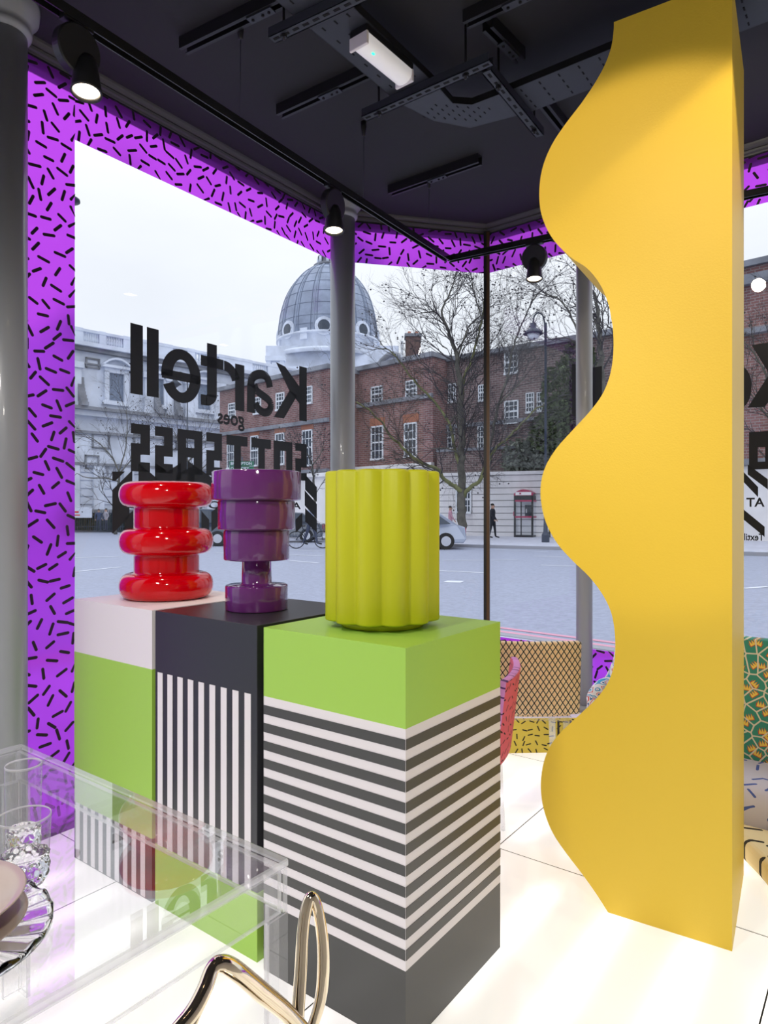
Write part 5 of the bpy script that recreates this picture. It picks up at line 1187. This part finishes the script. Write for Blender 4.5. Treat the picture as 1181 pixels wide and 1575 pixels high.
person(757.5, 33.6, 1.72, 'person in a long dark coat standing beside the mullion', (.012,.014,.022), (.012,.014,.02), face=math.radians(60), walk=.35)
person(692.5, 35.6, 1.62, 'person in a pink top walking left of the bare tree', (.55,.30,.38), (.10,.12,.20), face=math.radians(80), walk=.8)
person(152, 46.0, 1.5, 'person in dark blue clothes left of the red vase', (.04,.06,.13), (.03,.035,.06), face=math.radians(30), walk=.5)
person(163, 46.3, 1.55, 'person in a pale top by the church railings', (.35,.33,.38), (.03,.035,.06), face=math.radians(-40), walk=.4)

# ---- bicycle and rider
def bicycle(u, Y, rz, label, zb=ZR):
    x = (u-CX)/F*Y; r = empty('bicycle', (x, Y, zb), label, 'bicycle', rz)
    for wx in (-.52,.52):
        pts = [(wx+.33*math.cos(2*math.pi*i/24), 0, .345+.33*math.sin(2*math.pi*i/24)) for i in range(25)]; w_ = MB().tube(pts, .018, 6, cap=False).build('wheel', M['tyre'], r, local=True)
        s_ = MB()
        for i in range(10): a = 2*math.pi*i/10; s_.tube([(wx,0,.345),(wx+.32*math.cos(a),0,.345+.32*math.sin(a))], .003, 3)
        s_.build('spokes', M['chrome'], w_, local=True)
    for a, b in (((-.52,.345),(-.12,.30)),((-.12,.30),(-.28,.85)),((-.52,.345),(-.24,.75)),((-.24,.75),(.38,.78)),((-.12,.30),(.40,.68)),((.52,.345),(.36,.92))): MB().tube([(a[0],0,a[1]),(b[0],0,b[1])], .016, 8).build('frame_tube', M['lampblue'], r, local=True)
    MB().tube([(.36,-.25,.98),(.36,0,.93),(.36,.25,.98)], .014, 8).build('handlebar', M['black_metal'], r, local=True); MB().box((-.29,0,.86), .25, .12, .05).build('saddle', M['black_metal'], r, local=True, bevel=.015)
    return r
bicycle(476, 26.5, math.radians(12), 'bicycle under the rider between the purple vase and the lime stool')
rd_ = person(478, 26.5, 1.66, 'cyclist in a grey-blue jacket riding between the two vessels', (.22,.25,.34), (.05,.06,.10), walk=.7, face=math.radians(70), zb=ZR+.14)
# ---- cars at rest
def car(u, Y, rz, label, col, L=4.2, W_=1.75, H=1.45):
    x = (u-CX)/F*Y; r = empty('parked_car', (x, Y, ZR), label, 'car', rz); pm = mat('car_paint', col, .25, coat=.8)
    side = [(-L/2,.35),(-L/2+.05,.75),(-L/2+.95,.92),(-L/2+1.55,H-.04),(-L/2+2.1,H),(L/2-1.0,H-.05),(L/2-.35,.95),(L/2-.05,.85),(L/2,.40),(L/2-.1,.25),(-L/2+.1,.25)]
    b = MB(); n_ = len(side)
    def row(y, s_): return [(px_, y*(1 if pz < .95 else .82), pz) for px_, pz in side]
    A, Bq = row(-W_/2, 1), row(W_/2, 1); b.add(A+Bq, [tuple(range(n_)), tuple(range(n_, 2*n_))[::-1]]+[(i, n_+i, n_+(i+1)%n_, (i+1)%n_) for i in range(n_)]); b.build('car_body', pm, r, local=True, recalc=True, bevel=.04)
    for s_ in (-1,1):
        yy = s_*W_/2*.83
        b = MB(); q = [(-L/2+1.20,.97),(-L/2+1.68,H-.12),(-L/2+2.35,H-.09),(-L/2+2.35,.97)]; q2 = [(-L/2+2.42,.97),(-L/2+2.42,H-.09),(L/2-1.1,H-.12),(L/2-.6,.97)]
        for Q in (q, q2): b.add([(a, s_*(W_/2*.995-(c_-.92)*.26 if c_ > .95 else W_/2), c_) for a, c_ in Q], [(0,1,2,3)])
        b.build('side_window', M['winglass'], r, local=True, solid=.03)
        for wx in (-L/2+.78, L/2-.78):
            w_ = MB().tube([(wx, s_*(W_/2-.20), .32), (wx, s_*(W_/2+.012), .32)], .32, 24, smooth=False).build('wheel', M['tyre'], r, local=True); MB().tube([(wx, s_*(W_/2-.0), .32), (wx, s_*(W_/2+.02), .32)], .19, 16, smooth=False).build('hubcap', M['chrome'], w_, local=True)
    b = MB(); b.add([(-L/2+1.0,-.62,.97),(-L/2+1.0,.62,.97),(-L/2+1.5,.55,H-.07),(-L/2+1.5,-.55,H-.07)], [(0,1,2,3)]); b.build('windscreen', M['winglass'], r, local=True, solid=.05)
    for s_ in (-1,1): MB().box((-L/2+.02, s_*.6, .58), .10, .28, .14).build('headlamp', M['winwhite'], r, local=True); MB().box((L/2-.03, s_*.66, .62), .06, .2, .2).build('tail_lamp', M['boxred'], r, local=True)
    return r
car(630, 26.5, math.radians(2), 'silver blue car in the road between the lime stool and the tree', (.36,.40,.50))
car(292, 29.0, math.radians(4), 'dark blue car in the road behind the red vase', (.03,.05,.09), H=1.6)
car(432, 32.5, math.radians(0), 'dark grey car in the road behind the purple vase', (.10,.115,.15))

# repeats carry a shared group
from collections import defaultdict
GN = {'display_plinth':'patterned display plinths in a row','bare_tree':'bare winter trees across the street','person':'people out in the street','ceiling_channel':'black channels fixed to the ceiling','slotted_strut':'slotted struts under the cable tray','track_spotlight':'spotlights on the hanging track','ceiling_spotlight':'spotlights hung from the ceiling','parked_car':'cars on the road','round_post':'grey round posts along the windows','fabric_chair':'fabric chairs with clear legs','street_lamp':'swan-neck street lamps','brick_house':'brick houses across the street'}
dd_ = defaultdict(list)
for o in bpy.data.objects:
    if o.parent is None and 'category' in o: dd_[o.name.split('.')[0]].append(o)
for k, v in dd_.items():
    if len(v) > 1 and k in GN:
        for o in v: o['group'] = GN[k]
